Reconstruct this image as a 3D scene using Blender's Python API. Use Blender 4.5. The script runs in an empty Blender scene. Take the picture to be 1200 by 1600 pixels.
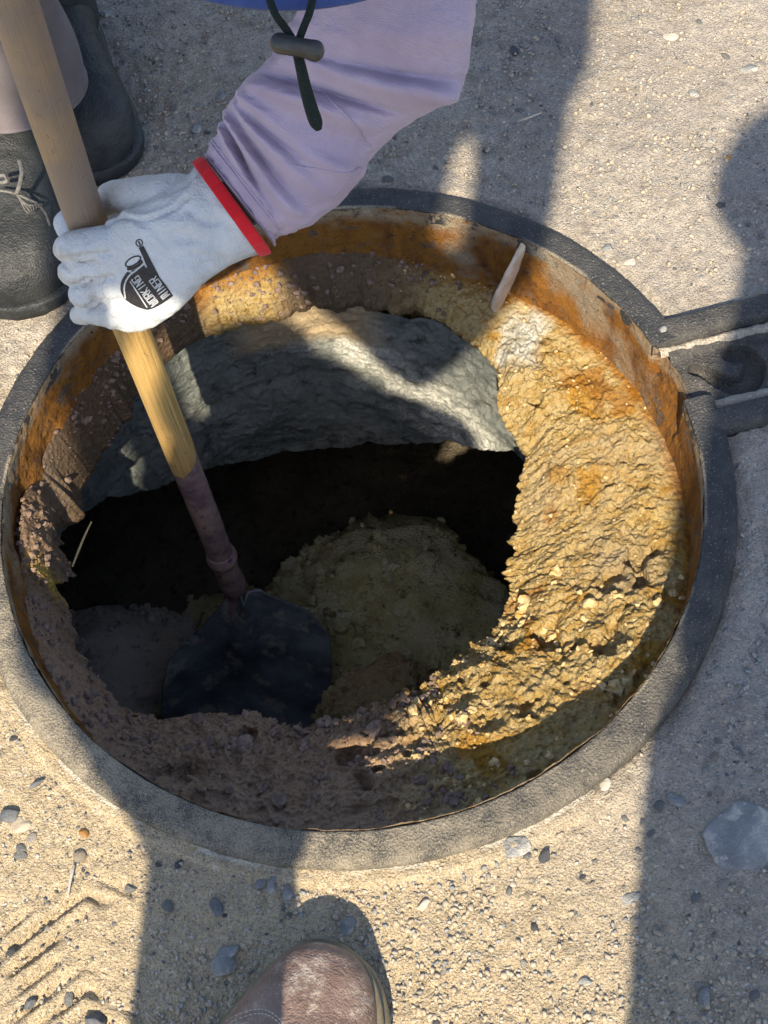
import bpy, bmesh, math, random
import numpy as np
from mathutils import Vector, Matrix
from mathutils.bvhtree import BVHTree

random.seed(7)
rng = np.random.default_rng(11)
SC = bpy.context.scene
COL = SC.collection
R = math.radians

# ------------------------------------------------------------------ camera
CAM = np.array([0.0, -0.6811, 1.2355])
PITCH, PAN, ROLL, FPX = 0.4878, 0.02, -0.1712, 2400.0
_f = np.array([0, math.sin(PITCH), -math.cos(PITCH)]); _r = np.array([1.0, 0, 0]); _u = np.array([0, math.cos(PITCH), math.sin(PITCH)])
_f2 = _f*math.cos(PAN) + _r*math.sin(PAN); _r2 = _r*math.cos(PAN) - _f*math.sin(PAN)
CR = _r2*math.cos(ROLL) + _u*math.sin(ROLL); CU = _u*math.cos(ROLL) - _r2*math.sin(ROLL); CF = _f2
cd = bpy.data.cameras.new('camera'); cam = bpy.data.objects.new('camera', cd); COL.objects.link(cam)
cd.sensor_fit = 'VERTICAL'; cd.sensor_height = 24.0; cd.sensor_width = 18.0; cd.lens = FPX/1600*24.0
cd.clip_start = 0.02; cd.clip_end = 3000
cam.matrix_world = Matrix(((CR[0], CU[0], -CF[0], CAM[0]), (CR[1], CU[1], -CF[1], CAM[1]), (CR[2], CU[2], -CF[2], CAM[2]), (0, 0, 0, 1)))
SC.camera = cam

# ------------------------------------------------------------------ light
AZ, EL = R(11), R(47)
SUN = np.array([math.sin(AZ)*math.cos(EL), math.cos(AZ)*math.cos(EL), -math.sin(EL)])   # direction the light travels
sl = bpy.data.lights.new('sun', 'SUN'); sl.energy = 5.0; sl.angle = R(0.6); sl.color = (1.0, 0.865, 0.645)
so = bpy.data.objects.new('sun', sl); COL.objects.link(so)
so.rotation_euler = Vector(SUN).to_track_quat('-Z', 'Y').to_euler()
w = bpy.data.worlds.new('World'); SC.world = w; w.use_nodes = True
nt = w.node_tree; bg = nt.nodes['Background']
sky = nt.nodes.new('ShaderNodeTexSky'); sky.sky_type = 'NISHITA'; sky.sun_disc = False
sky.sun_elevation = EL; sky.sun_rotation = math.atan2(-SUN[0], -SUN[1])
sky.air_density = 1.0; sky.dust_density = 1.0
nt.links.new(sky.outputs[0], bg.inputs[0]); bg.inputs[1].default_value = 0.13
SC.view_settings.view_transform = 'Standard'; SC.view_settings.look = 'None'
SC.view_settings.exposure = 0.98; SC.view_settings.gamma = 1.0; SC.view_settings.use_curve_mapping = False

# ------------------------------------------------------------------ helpers
def px_dir(x, y): return CF + ((x-600)/FPX)*CR - ((y-800)/FPX)*CU
def PD(x, y, d): return CAM + px_dir(x, y)*d                 # point seen at a pixel at optical depth d
def PZ(x, y, z=0.0):
    v = px_dir(x, y); return CAM + v*((z-CAM[2])/v[2])
def SP(x, z, y):                                             # point of the plane y=-0.8 slid along the sun ray to depth y
    t = (y+0.8)/SUN[1]; return np.array([x, -0.8, z]) + SUN*t

def _hash(ix, iy, iz, seed):
    h = (ix*374761393 + iy*668265263 + iz*2147483647 + seed*144665) & 0xffffffff
    h = ((h ^ (h >> 13))*1274126177) & 0xffffffff
    h = ((h ^ (h >> 16))*2246822519) & 0xffffffff
    return ((h ^ (h >> 15)) & 0xffffff)/float(0xffffff)
def vnoise(p, seed=0):
    p = np.asarray(p, float); i = np.floor(p).astype(np.int64); f = p-i; f = f*f*f*(f*(f*6-15)+10)
    o = 0
    for dx in (0, 1):
        wx = f[..., 0] if dx else 1-f[..., 0]
        for dy in (0, 1):
            wy = f[..., 1] if dy else 1-f[..., 1]
            for dz in (0, 1):
                wz = f[..., 2] if dz else 1-f[..., 2]
                o = o + wx*wy*wz*_hash(i[..., 0]+dx, i[..., 1]+dy, i[..., 2]+dz, seed)
    return o*2-1
def fbm(p, octs=4, seed=0, gain=.5):
    a, o, s, p = 1.0, 0, 0, np.asarray(p, float)
    for k in range(octs):
        o = o + a*vnoise(p*(2.03**k)+k*7.3, seed+k); s += a; a *= gain
    return o/s
def ridged(p, octs=3, seed=0):
    a, o, s, p = 1.0, 0, 0, np.asarray(p, float)
    for k in range(octs):
        o = o + a*(1-np.abs(vnoise(p*(2.1**k)+k*3.1, seed+k))*2); s += a; a *= .5
    return o/s
def sstep(a, b, x): t = np.clip((x-a)/(b-a), 0, 1); return t*t*(3-2*t)

def link(name, me, mat=None, parent=None):
    o = bpy.data.objects.new(name, me); COL.objects.link(o)
    if mat is not None: me.materials.append(mat)
    if parent is not None: o.parent = parent
    return o
def tag(o, label, cat, group=None):
    o['label'] = label; o['category'] = cat
    if group: o['group'] = group
    return o
def empty(name, loc=(0, 0, 0)):
    o = bpy.data.objects.new(name, None); COL.objects.link(o); o.location = [float(c) for c in loc]; o.empty_display_size = .05; return o
def keep(o, parent):                                          # parent without moving
    o.parent = parent; o.matrix_parent_inverse = Matrix.Translation(-parent.location) if parent.type == 'EMPTY' else Matrix.Identity(4); return o

def grid_mesh(name, V, wrap=False, smooth=True, attrs=None, cap0=False, cap1=False):
    n, m = V.shape[:2]
    me = bpy.data.meshes.new(name)
    co = V.reshape(-1, 3).astype(np.float32)
    ii = np.arange(n-1)[:, None]; jj = np.arange(m if wrap else m-1)[None, :]; j2 = (jj+1) % m
    q = np.stack([ii*m+jj, ii*m+j2, (ii+1)*m+j2, (ii+1)*m+jj], -1).reshape(-1, 4)
    caps = []
    if cap0: caps.append(list(range(m))[::-1])
    if cap1: caps.append([(n-1)*m+k for k in range(m)])
    nl = q.size + sum(len(c) for c in caps)
    me.vertices.add(len(co)); me.vertices.foreach_set('co', co.ravel())
    me.loops.add(nl); me.polygons.add(len(q)+len(caps))
    li = np.concatenate([q.ravel()]+[np.array(c) for c in caps]).astype(np.int32)
    st = np.concatenate([np.arange(len(q))*4, [q.size+m*k for k in range(len(caps))]]).astype(np.int32)
    me.loops.foreach_set('vertex_index', li); me.polygons.foreach_set('loop_start', st)
    me.update(calc_edges=True)
    me.polygons.foreach_set('use_smooth', np.full(len(me.polygons), smooth)); 
    for k, a in (attrs or {}).items():
        at = me.attributes.new(k, 'FLOAT', 'POINT'); at.data.foreach_set('value', np.asarray(a, np.float32).ravel())
    me.validate(); return me
def raw_mesh(name, verts, faces, smooth=True):
    me = bpy.data.meshes.new(name); me.from_pydata([tuple(map(float, v)) for v in verts], [], [tuple(map(int, f)) for f in faces]); me.update()
    me.polygons.foreach_set('use_smooth', np.full(len(me.polygons), smooth)); return me
def cat(P, n):                                                # Catmull-Rom resampling of rows
    P = np.asarray(P, float); k = len(P); t = np.linspace(0, k-1, n); i = np.clip(np.floor(t).astype(int), 0, k-2); f = (t-i)
    f = f.reshape((-1,)+(1,)*(P.ndim-1))
    Q = np.concatenate([2*P[:1]-P[1:2], P, 2*P[-1:]-P[-2:-1]]); a, b, c, d = Q[i], Q[i+1], Q[i+2], Q[i+3]
    return .5*((2*b)+(-a+c)*f+(2*a-5*b+4*c-d)*f*f+(-a+3*b-3*c+d)*f**3)
def loft(secs, n=60, m=48, power=1.0):
    """secs: list of (centre, a_vec, b_vec); returns grid n x m x 3 and normals"""
    C = cat([s[0] for s in secs], n); A = cat([s[1] for s in secs], n); B = cat([s[2] for s in secs], n)
    ph = np.linspace(0, 2*math.pi, m, endpoint=False)
    c, s = np.cos(ph), np.sin(ph)
    c = np.sign(c)*np.abs(c)**power; s = np.sign(s)*np.abs(s)**power
    V = C[:, None]+A[:, None]*c[None, :, None]+B[:, None]*s[None, :, None]
    N = A[:, None]*c[None, :, None]/(np.linalg.norm(A, axis=1)[:, None, None]**2)+B[:, None]*s[None, :, None]/(np.linalg.norm(B, axis=1)[:, None, None]**2)
    N /= np.linalg.norm(N, axis=2)[..., None]
    return V, N, ph
def tube_secs(pts, rad, up=(0.123, 0.3, 1)):
    pts = [np.array(p, float) for p in pts]; rad = [rad]*len(pts) if np.isscalar(rad) else rad
    out = []; up = np.array(up, float)
    for i, p in enumerate(pts):
        t = pts[min(i+1, len(pts)-1)]-pts[max(i-1, 0)]; t /= np.linalg.norm(t)
        a = np.cross(t, up); a /= np.linalg.norm(a); b = np.cross(t, a)
        r = rad[i] if not np.isscalar(rad[i]) else (rad[i], rad[i])
        out.append((p, a*r[0], b*r[1]))
    return out
def tube(name, pts, rad, n=24, m=16, caps=True, up=(0.123, 0.3, 1)):
    V, N, ph = loft(tube_secs(pts, rad, up), n, m); return grid_mesh(name, V, True, True, cap0=caps, cap1=caps)

def ico(sub=1):
    bm = bmesh.new(); bmesh.ops.create_icosphere(bm, subdivisions=sub, radius=1)
    V = np.array([v.co[:] for v in bm.verts]); F = np.array([[v.index for v in f.verts] for f in bm.faces]); bm.free(); return V, F
ICO1, ICO2, ICO3, ICO4, ICO5 = [ico(k) for k in (1, 2, 3, 4, 5)]
def blob(name, caps, voxel, smooth=8, disp=None):
    """capsules (p0,r0,p1,r1) and grids fused into ONE continuous surface; baked to a plain mesh"""
    verts, faces = [], []
    for c in caps:
        if isinstance(c, np.ndarray):
            n, m = c.shape[:2]; b = len(verts); verts += list(c.reshape(-1, 3))
            for i in range(n-1):
                for j in range(m): faces.append((b+i*m+j, b+i*m+(j+1) % m, b+(i+1)*m+(j+1) % m, b+(i+1)*m+j))
            faces.append([b+j for j in range(m)][::-1]); faces.append([b+(n-1)*m+j for j in range(m)])
            continue
        p0, r0, p1, r1 = c; p0 = np.array(p0, float); p1 = np.array(p1, float)
        L = np.linalg.norm(p1-p0); k = max(2, int(L/(min(r0, r1)*.35))+1)
        V, F = ICO2
        for s in np.linspace(0, 1, k):
            b = len(verts); verts += list(p0+(p1-p0)*s+V*(r0+(r1-r0)*s)); faces += [tuple(f+b) for f in F]
    me = raw_mesh(name, verts, faces); o = bpy.data.objects.new('tmp', me); COL.objects.link(o)
    md = o.modifiers.new('r', 'REMESH'); md.mode = 'VOXEL'; md.voxel_size = voxel; md.use_smooth_shade = True
    if smooth:
        sm = o.modifiers.new('s', 'SMOOTH'); sm.factor = .5; sm.iterations = smooth
    dg = bpy.context.evaluated_depsgraph_get(); out = bpy.data.meshes.new_from_object(o.evaluated_get(dg)); out.name = name
    bpy.data.objects.remove(o); bpy.data.meshes.remove(me)
    out.polygons.foreach_set('use_smooth', np.full(len(out.polygons), True))
    return out
def mesh_np(me):
    co = np.empty(len(me.vertices)*3, np.float32); me.vertices.foreach_get('co', co)
    no = np.empty(len(me.vertices)*3, np.float32); me.vertices.foreach_get('normal', no)
    return co.reshape(-1, 3).astype(float), no.reshape(-1, 3).astype(float)
def set_np(me, co): me.vertices.foreach_set('co', co.astype(np.float32).ravel()); me.update()

# ------------------------------------------------------------------ material helpers
class MT:
    def __init__(s, name, rough=.8, spec=.3):
        s.m = bpy.data.materials.new(name); s.m.use_nodes = True; s.t = s.m.node_tree; s.b = s.t.nodes['Principled BSDF']
        s.b.inputs['Roughness'].default_value = rough; s.b.inputs['Specular IOR Level'].default_value = spec
        s.co = s.t.nodes.new('ShaderNodeTexCoord').outputs['Object']
    def N(s, typ, **kw):
        n = s.t.nodes.new(typ)
        for k, v in kw.items(): setattr(n, k, v)
        return n
    def L(s, a, b): s.t.links.new(a, b)
    def noise(s, scale, detail=6, rough=.6, dist=0, vec=None, out=0):
        n = s.N('ShaderNodeTexNoise'); n.inputs['Scale'].default_value = scale; n.inputs['Detail'].default_value = detail
        n.inputs['Roughness'].default_value = rough; n.inputs['Distortion'].default_value = dist; s.L(vec or s.co, n.inputs['Vector']); return n.outputs[out]
    def voro(s, scale, feat='F1', out='Distance', vec=None):
        n = s.N('ShaderNodeTexVoronoi', feature=feat); n.inputs['Scale'].default_value = scale; s.L(vec or s.co, n.inputs['Vector']); return n.outputs[out]
    def attr(s, name): n = s.N('ShaderNodeAttribute'); n.attribute_name = name; return n.outputs['Fac']
    def ramp(s, fac, stops, interp='LINEAR'):
        n = s.N('ShaderNodeValToRGB'); n.color_ramp.interpolation = interp; el = n.color_ramp.elements
        while len(el) < len(stops): el.new(.5)
        for e, (p, c) in zip(el, stops): e.position = p; e.color = (*c, 1) if len(c) == 3 else c
        s.L(fac, n.inputs[0]); return n.outputs[0]
    def step(s, fac, a, b):
        n = s.N('ShaderNodeMapRange', interpolation_type='SMOOTHSTEP'); s.L(fac, n.inputs[0]); n.inputs[1].default_value = a; n.inputs[2].default_value = b; return n.outputs[0]
    def mix(s, fac, a, b, mode='MIX'):
        n = s.N('ShaderNodeMix', data_type='RGBA', blend_type=mode)
        for v, i in ((fac, 0), (a, 6), (b, 7)):
            if hasattr(v, 'is_linked'): s.L(v, n.inputs[i])
            else: n.inputs[i].default_value = v if i == 0 else (*v, 1)
        return n.outputs[2]
    def math(s, op, a, b=None):
        n = s.N('ShaderNodeMath', operation=op)
        for i, v in enumerate((a, b)):
            if v is None: continue
            if hasattr(v, 'is_linked'): s.L(v, n.inputs[i])
            else: n.inputs[i].default_value = v
        return n.outputs[0]
    def mapping(s, scale=(1, 1, 1), rot=(0, 0, 0)):
        n = s.N('ShaderNodeMapping'); n.inputs['Scale'].default_value = scale; n.inputs['Rotation'].default_value = rot; s.L(s.co, n.inputs[0]); return n.outputs[0]
    def color(s, c):
        if hasattr(c, 'is_linked'): s.L(c, s.b.inputs['Base Color'])
        else: s.b.inputs['Base Color'].default_value = (*c, 1)
        return s
    def rough(s, v): s.L(v, s.b.inputs['Roughness']); return s
    def bump(s, hs, dist=.002, strength=1.0):
        prev = None
        for h, d in hs:
            n = s.N('ShaderNodeBump'); n.inputs['Distance'].default_value = d; n.inputs['Strength'].default_value = strength
            s.L(h, n.inputs['Height'])
            if prev is not None: s.L(prev, n.inputs['Normal'])
            prev = n.outputs[0]
        s.L(prev, s.b.inputs['Normal']); return s

def m_ground():
    t = MT('sandy_ground', .95, .15)
    big = t.noise(3.2, 5, .6); mid = t.noise(26, 6, .7); fine = t.noise(420, 3, .8); grain = t.voro(520, out='Color')
    base = t.ramp(big, [(.3, (.33, .29, .25)), (.5, (.44, .39, .325)), (.7, (.53, .475, .40))])
    base = t.mix(t.step(mid, .42, .75), base, (.29, .24, .19))
    yel = t.attr('yellow'); base = t.mix(yel, base, t.mix(mid, (.54, .44, .29), (.44, .35, .23)))
    g = t.N('ShaderNodeSeparateColor'); t.L(grain, g.inputs[0])
    base = t.mix(t.math('MULTIPLY', t.step(g.outputs[0], .88, .94), .5), base, (.17, .16, .15)); base = t.mix(t.math('MULTIPLY', t.step(g.outputs[1], .88, .94), .6), base, (.62, .56, .46))
    base = t.mix(t.math('MULTIPLY', t.step(fine, .48, .70), .55), base, (.17, .14, .11))
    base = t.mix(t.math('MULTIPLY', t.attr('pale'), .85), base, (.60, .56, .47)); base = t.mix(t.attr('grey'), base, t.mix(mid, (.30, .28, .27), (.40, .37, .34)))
    t.color(base); crk = t.voro(60, 'DISTANCE_TO_EDGE', 'Distance', t.N('ShaderNodeVectorMath', operation='ADD').outputs[0]) if False else t.noise(120, 5, .75, .8)
    t.bump([(mid, .007), (crk, .0035), (t.voro(480), .0014), (fine, .0016)]); return t.m
def m_iron():
    t = MT('black_cast_iron', .55, .4)
    sp = t.noise(900, 2, .7); blot = t.noise(35, 6, .7); d = t.attr('dust')
    g = t.N('ShaderNodeSeparateColor'); t.L(t.voro(1000, out='Color'), g.inputs[0])
    base = t.mix(t.step(blot, .35, .75), (.022, .024, .028), (.05, .05, .052))
    base = t.mix(t.math('MULTIPLY', t.step(g.outputs[0], .96, .985), .7), base, (.22, .205, .175))
    dm = t.math('MULTIPLY', d, t.step(t.math('ADD', t.math('MULTIPLY', sp, .6), t.math('MULTIPLY', blot, .5)), .38, .66))
    base = t.mix(dm, base, t.mix(t.noise(90), (.31, .265, .19), (.40, .345, .255)))
    t.color(base); t.rough(t.step(dm, -.9, .6)); t.bump([(blot, .002), (t.voro(420), .0012), (sp, .0006)]); return t.m
def m_rust():
    t = MT('rusty_iron_wall', .85, .25)
    st = t.noise(30, 7, .7, .8, t.mapping((1, 1, .35))); n2 = t.noise(75, 6, .7); n3 = t.noise(8, 4, .6)
    base = t.ramp(st, [(.25, (.085, .035, .012)), (.42, (.24, .095, .018)), (.56, (.40, .17, .025)), (.72, (.30, .15, .05))])
    base = t.mix(t.step(n2, .55, .72), base, (.075, .045, .03)); base = t.mix(t.step(n3, .53, .66), base, (.42, .33, .23))
    base = t.mix(t.math('MULTIPLY', t.attr('tan'), t.step(n2, .28, .55)), base, (.50, .40, .28))
    base = t.mix(t.step(t.noise(46, 6, .75, .5), .56, .64), base, (.17, .125, .095)); base = t.mix(t.step(t.noise(120, 5, .75), .60, .68), base, (.05, .03, .02))
    t.color(base); t.bump([(n2, .006), (t.noise(300, 4, .7), .003)]); return t.m
def m_shelf():
    t = MT('crusted_earth', .95, .1)
    a = t.noise(14, 6, .65, .6); b = t.noise(60, 7, .7); c = t.noise(260, 4, .75); lay = t.noise(40, 5, .65, .5, t.mapping((1, 3.2, 1), (0, 0, R(-20))))
    base = t.ramp(lay, [(.28, (.28, .17, .06)), (.42, (.49, .33, .115)), (.56, (.57, .435, .215)), (.68, (.52, .365, .145)), (.8, (.48, .39, .26))])
    base = t.mix(t.step(a, .54, .66), base, t.mix(b, (.52, .28, .04), (.42, .23, .05)))
    base = t.mix(t.attr('rust'), base, t.mix(b, (.48, .20, .02), (.26, .12, .03)))
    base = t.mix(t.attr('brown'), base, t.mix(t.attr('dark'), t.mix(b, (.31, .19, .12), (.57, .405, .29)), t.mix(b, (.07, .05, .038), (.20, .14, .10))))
    base = t.mix(t.step(t.math('ADD', t.math('MULTIPLY', c, .5), t.math('MULTIPLY', b, .5)), .57, .68), base, (.09, .06, .035))
    base = t.mix(t.attr('white'), base, t.mix(t.step(b, .35, .6), (.5, .45, .34), (.66, .66, .6)))
    base = t.mix(t.attr('moss'), base, t.mix(b, (.62, .36, .04), (.52, .38, .16)))
    dk = t.noise(95, 6, .78, 1.0, t.mapping((1, 2.2, 1), (0, 0, R(-20)))); base = t.mix(t.math('MULTIPLY', t.step(dk, .56, .66), .8), base, (.085, .055, .03)); vr = t.noise(5, 3, .6); base = t.mix(t.math('MULTIPLY', t.step(vr, .5, .7), .5), base, (.36, .30, .24))
    t.color(base); t.bump([(b, .008), (dk, -.005), (c, .004), (t.voro(190), .0022)]); return t.m
def m_neck():
    t = MT('damp_concrete', .9, .2)
    a = t.noise(9, 6, .65, .4); b = t.noise(55, 7, .72); c = t.noise(240, 4, .75)
    base = t.ramp(a, [(.3, (.11, .128, .12)), (.5, (.19, .21, .198)), (.7, (.28, .285, .26))])
    base = t.mix(t.step(b, .5, .7), base, (.06, .066, .06)); base = t.mix(t.attr('sun_streak'), base, t.mix(t.step(c, .42, .55), (.42, .42, .37), (.74, .74, .68)))
    base = t.mix(t.attr('earth'), base, t.mix(b, (.40, .30, .17), (.50, .40, .27)))
    t.color(base); t.bump([(b, .008), (c, .003)]); return t.m
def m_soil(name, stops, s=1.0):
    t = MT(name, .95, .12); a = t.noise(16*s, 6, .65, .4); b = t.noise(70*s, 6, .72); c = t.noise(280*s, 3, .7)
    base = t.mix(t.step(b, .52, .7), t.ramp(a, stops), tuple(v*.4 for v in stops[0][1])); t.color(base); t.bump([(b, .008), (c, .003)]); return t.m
def m_wood():
    t = MT('worn_wood', .55, .35)
    v = t.attr('along'); gr = t.noise(1, 5, .7, .3, None)
    n = t.N('ShaderNodeCombineXYZ'); t.L(t.math('MULTIPLY', v, 7.0), n.inputs[0]); t.L(t.math('MULTIPLY', t.attr('round'), 34.0), n.inputs[1])
    g = t.noise(1.4, 6, .65, .6, n.outputs[0]); blot = t.noise(14, 4, .6)
    base = t.ramp(g, [(.25, (.17, .095, .035)), (.45, (.42, .26, .085)), (.6, (.54, .36, .14)), (.78, (.62, .46, .25))])
    base = t.mix(t.math('MULTIPLY', t.attr('upper_shade'), t.step(blot, .05, .6)), base, (.235, .185, .145)); base = t.mix(t.step(t.noise(140, 4, .7), .62, .7), base, (.16, .10, .05))
    t.color(base); t.bump([(g, .0012)]); return t.m
def m_simple(name, c1, c2, scale=40, rough=.8, spec=.3, bump=.001, bs=None, speck=None):
    t = MT(name, rough, spec); a = t.noise(scale, 6, .65)
    base = t.mix(t.step(a, .3, .7), c1, c2)
    if speck: base = t.mix(t.step(t.noise(speck[0], 4, .75), speck[1], speck[1]+.12), base, speck[2])
    t.color(base); t.bump([(a, bump), (t.noise(bs or scale*6, 4, .7), bump*.5)]); return t.m
def m_cloth(name, c1, c2, weave=1500):
    t = MT(name, .9, .15); a = t.noise(18, 5, .6); wv = t.N('ShaderNodeTexWave', bands_direction='DIAGONAL'); wv.inputs['Scale'].default_value = weave/6; t.L(t.co, wv.inputs['Vector'])
    t.color(t.mix(t.step(a, .3, .7), c1, c2)); t.b.inputs['Sheen Weight'].default_value = .15
    t.bump([(t.noise(60, 4, .6), .0016), (wv.outputs['Fac'], .00018)]); return t.m
def m_leather(name, c1, c2, scuff, amt=.6, rough=.55, dirt=None):
    t = MT(name, rough, .4); a = t.noise(22, 6, .7, .6); c = t.voro(520)
    base = t.mix(t.step(a, .3, .7), c1, c2); base = t.mix(t.math('MULTIPLY', t.step(t.noise(38, 9, .82, .25), amt, amt+.16), .75), base, scuff)
    if dirt: base = t.mix(t.math('MULTIPLY', t.step(t.noise(13, 7, .75, .8), .52, .72), .55), base, dirt)
    t.color(base); t.bump([(t.noise(45, 5, .65), .0030), (t.noise(130, 5, .7, .6), .0012), (c, .0005)]); return t.m

M = dict(ground=m_ground(), iron=m_iron(), rust=m_rust(), shelf=m_shelf(), neck=m_neck(), wood=m_wood())
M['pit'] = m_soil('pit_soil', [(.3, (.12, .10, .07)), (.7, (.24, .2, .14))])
M['boulder'] = m_soil('mossy_boulder', [(.3, (.42, .36, .13)), (.5, (.68, .60, .31)), (.7, (.80, .72, .50))], .8)
M['boulder_grey'] = m_soil('grey_boulder', [(.3, (.56, .48, .40)), (.7, (.74, .66, .57))], 1)
M['boulder_brown'] = m_soil('brown_boulder', [(.3, (.5, .35, .15)), (.7, (.66, .5, .28))], 1)
M['glove'] = m_leather('pale_glove_leather', (.44, .47, .50), (.54, .565, .585), (.36, .37, .36), .60, .75, (.30, .27, .22))
M['print'] = m_simple('black_print', (.012, .012, .016), (.03, .03, .036), 300, .6, .3, .0002)
M['red'] = m_cloth('red_trim', (.55, .012, .02), (.62, .02, .03), 2400)
M['shirt'] = m_cloth('lilac_grey_cloth', (.335, .28, .385), (.405, .345, .455))
M['trouser'] = m_cloth('grey_trouser_cloth', (.105, .092, .10), (.14, .122, .132))
M['boot'] = m_leather('black_boot_leather', (.012, .014, .016), (.035, .038, .04), (.12, .118, .11), .60, .5)
M['lace'] = m_simple('grey_lace', (.10, .10, .095), (.22, .21, .195), 300)
M['brown'] = m_leather('brown_shoe_leather', (.13, .085, .07), (.22, .155, .13), (.44, .38, .33), .50, .5)
M['sole'] = m_simple('olive_brown_rubber', (.085, .072, .045), (.17, .14, .09), 60, .38, .5, .0008)
M['thread'] = m_simple('pale_thread', (.5, .46, .38), (.6, .56, .48), 500)
M['denim'] = m_cloth('navy_denim', (.035, .06, .19), (.07, .11, .28), 3200)
M['cord'] = m_simple('black_cord', (.006, .012, .010), (.02, .032, .028), 900, .8, .2, .0006)
M['toggle'] = m_simple('olive_plastic', (.022, .022, .02), (.05, .048, .04), 80, .35, .5, .0003)
M['steel'] = m_simple('dark_steel', (.05, .056, .06), (.19, .205, .21), 17, .6, .5, .0012, speck=(24, .53, (.30, .27, .22)))
M['socket'] = m_simple('dusty_purple_steel', (.12, .07, .085), (.30, .21, .17), 38, .7, .35, .0015, speck=(60, .56, (.075, .03, .085)))
M['skin'] = m_simple('skin', (.36, .2, .13), (.42, .25, .17), 60, .6)
M['hair'] = m_simple('black_hair', (.01, .008, .007), (.03, .025, .02), 200)
M['stone_grey'] = m_simple('blue_grey_stone', (.17, .175, .18), (.33, .33, .32), 28, .9, .15, .005, bs=240, speck=(70, .54, (.44, .41, .36)))
M['stone_dark'] = m_simple('dark_stone', (.075, .08, .09), (.15, .155, .165), 70, .85, .25, .0015, speck=(90, .66, (.3, .28, .25)))
M['stone_pale'] = m_simple('pale_stone', (.34, .315, .275), (.46, .43, .375), 60, .9, .2, .0015)
M['stone_tan'] = m_simple('tan_stone', (.31, .265, .205), (.42, .36, .285), 60, .9, .2, .0015)
M['straw'] = m_simple('dry_straw', (.40, .30, .14), (.55, .43, .22), 120)
M['leaf'] = m_simple('brown_leaf', (.20, .10, .03), (.30, .16, .05), 90, .6)
M['wedge'] = m_simple('crusty_tan_chip', (.42, .33, .25), (.62, .52, .42), 60, .9, .15, .002)

# ------------------------------------------------------------------ ground
def in_lug(x, y):
    """1 inside the hinge socket footprint, in the lug's own axes"""
    u, v = lug_uv(x, y); return (u > .0) & (u < .150) & (v > -.066) & (v < .062)
LUG_DIR = np.array([math.cos(R(7.5)), math.sin(R(7.5))]); LUG_N = np.array([-LUG_DIR[1], LUG_DIR[0]]); LUG_O = np.array([.318, .054])
def lug_uv(x, y): dx, dy = x-LUG_O[0], y-LUG_O[1]; return dx*LUG_DIR[0]+dy*LUG_DIR[1], dx*LUG_N[0]+dy*LUG_N[1]
def lug_xy(u, v): return LUG_O[0]+u*LUG_DIR[0]+v*LUG_N[0], LUG_O[1]+u*LUG_DIR[1]+v*LUG_N[1]

nth = 1300
th = np.linspace(0, 2*math.pi, nth, endpoint=False)
rr = np.concatenate([[.340], np.arange(.3495, .95, .0024), .95*1.16**np.arange(0, 54)])
TH, RR = np.meshgrid(th, rr); X, Y = RR*np.cos(TH), RR*np.sin(TH)
P3 = np.stack([X, Y, 0*X], -1)
near = 1-sstep(.95, 1.6, RR)
Z = near*(.0035*fbm(P3*6, 3, 1)+.0022*fbm(P3*45, 3, 5)+.0014*fbm(P3*120, 3, 9)+.0016*ridged(P3*28, 3, 10)*sstep(-.1, .3, fbm(P3*5, 2, 12))) - .0015
Z += (1-near)*.10*fbm(P3*.25, 3, 31)*sstep(1.2, 10, RR)
# little crumb bumps
cr = fbm(P3*95, 2, 41); Z += near*.0026*np.clip(cr-.25, 0, 1)
# mortar lip hugging the near-left half of the ring
ang = np.degrees(TH) % 360
lipw = sstep(195, 215, ang)*(1-sstep(292, 300, ang))
lo = RR-(.3575+.003*np.sin(np.radians(ang-200)*1.1)+.0015*fbm(P3*30, 2, 77))
lip = lipw*(1-sstep(0, .004, lo)); Z += lip*.0035
# dust banked against the ring elsewhere
Z += near*(1-lipw)*(.002*np.exp(-((RR-.366)/.008)**2)-.003*np.exp(-(RR-.3495)/.004))
# tyre marks, lower left
c0 = PZ(110, 1500); ux = np.array([.05, 1.0]); uxn = ux/np.linalg.norm(ux)
su = (X-c0[0])*uxn[0]+(Y-c0[1])*uxn[1]; sv_ = (X-c0[0])*uxn[1]-(Y-c0[1])*uxn[0]
tm = (1-sstep(.045, .06, np.abs(sv_)))*(1-sstep(.03, .075, su))*near*sstep(-.6, .1, fbm(P3*22, 2, 66))
Z += tm*.0055*np.clip(np.sin((su+.6*np.abs(sv_-.012))*2*math.pi/.019)*1.6, -1, .6)
lug = in_lug(X, Y); Z = np.where(lug, -.07, Z)
pale = np.clip(lipw*(1-sstep(.3528, .3545, RR))*sstep(-.1, .25, fbm(P3*45, 2, 8)+.12), 0, 1)

yellow = sstep(.05, -.40, X*.75+Y*.9)*near
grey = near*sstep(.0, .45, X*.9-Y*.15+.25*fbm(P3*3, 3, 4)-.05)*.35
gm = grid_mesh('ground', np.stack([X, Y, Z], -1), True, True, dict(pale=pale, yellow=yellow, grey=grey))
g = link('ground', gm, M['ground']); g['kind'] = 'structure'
def gz(x, y):
    p = np.array([[x, y, 0.0]]); return float((.0035*fbm(p*6, 3, 1)+.0022*fbm(p*45, 3, 5)-.0015)[0])

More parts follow.
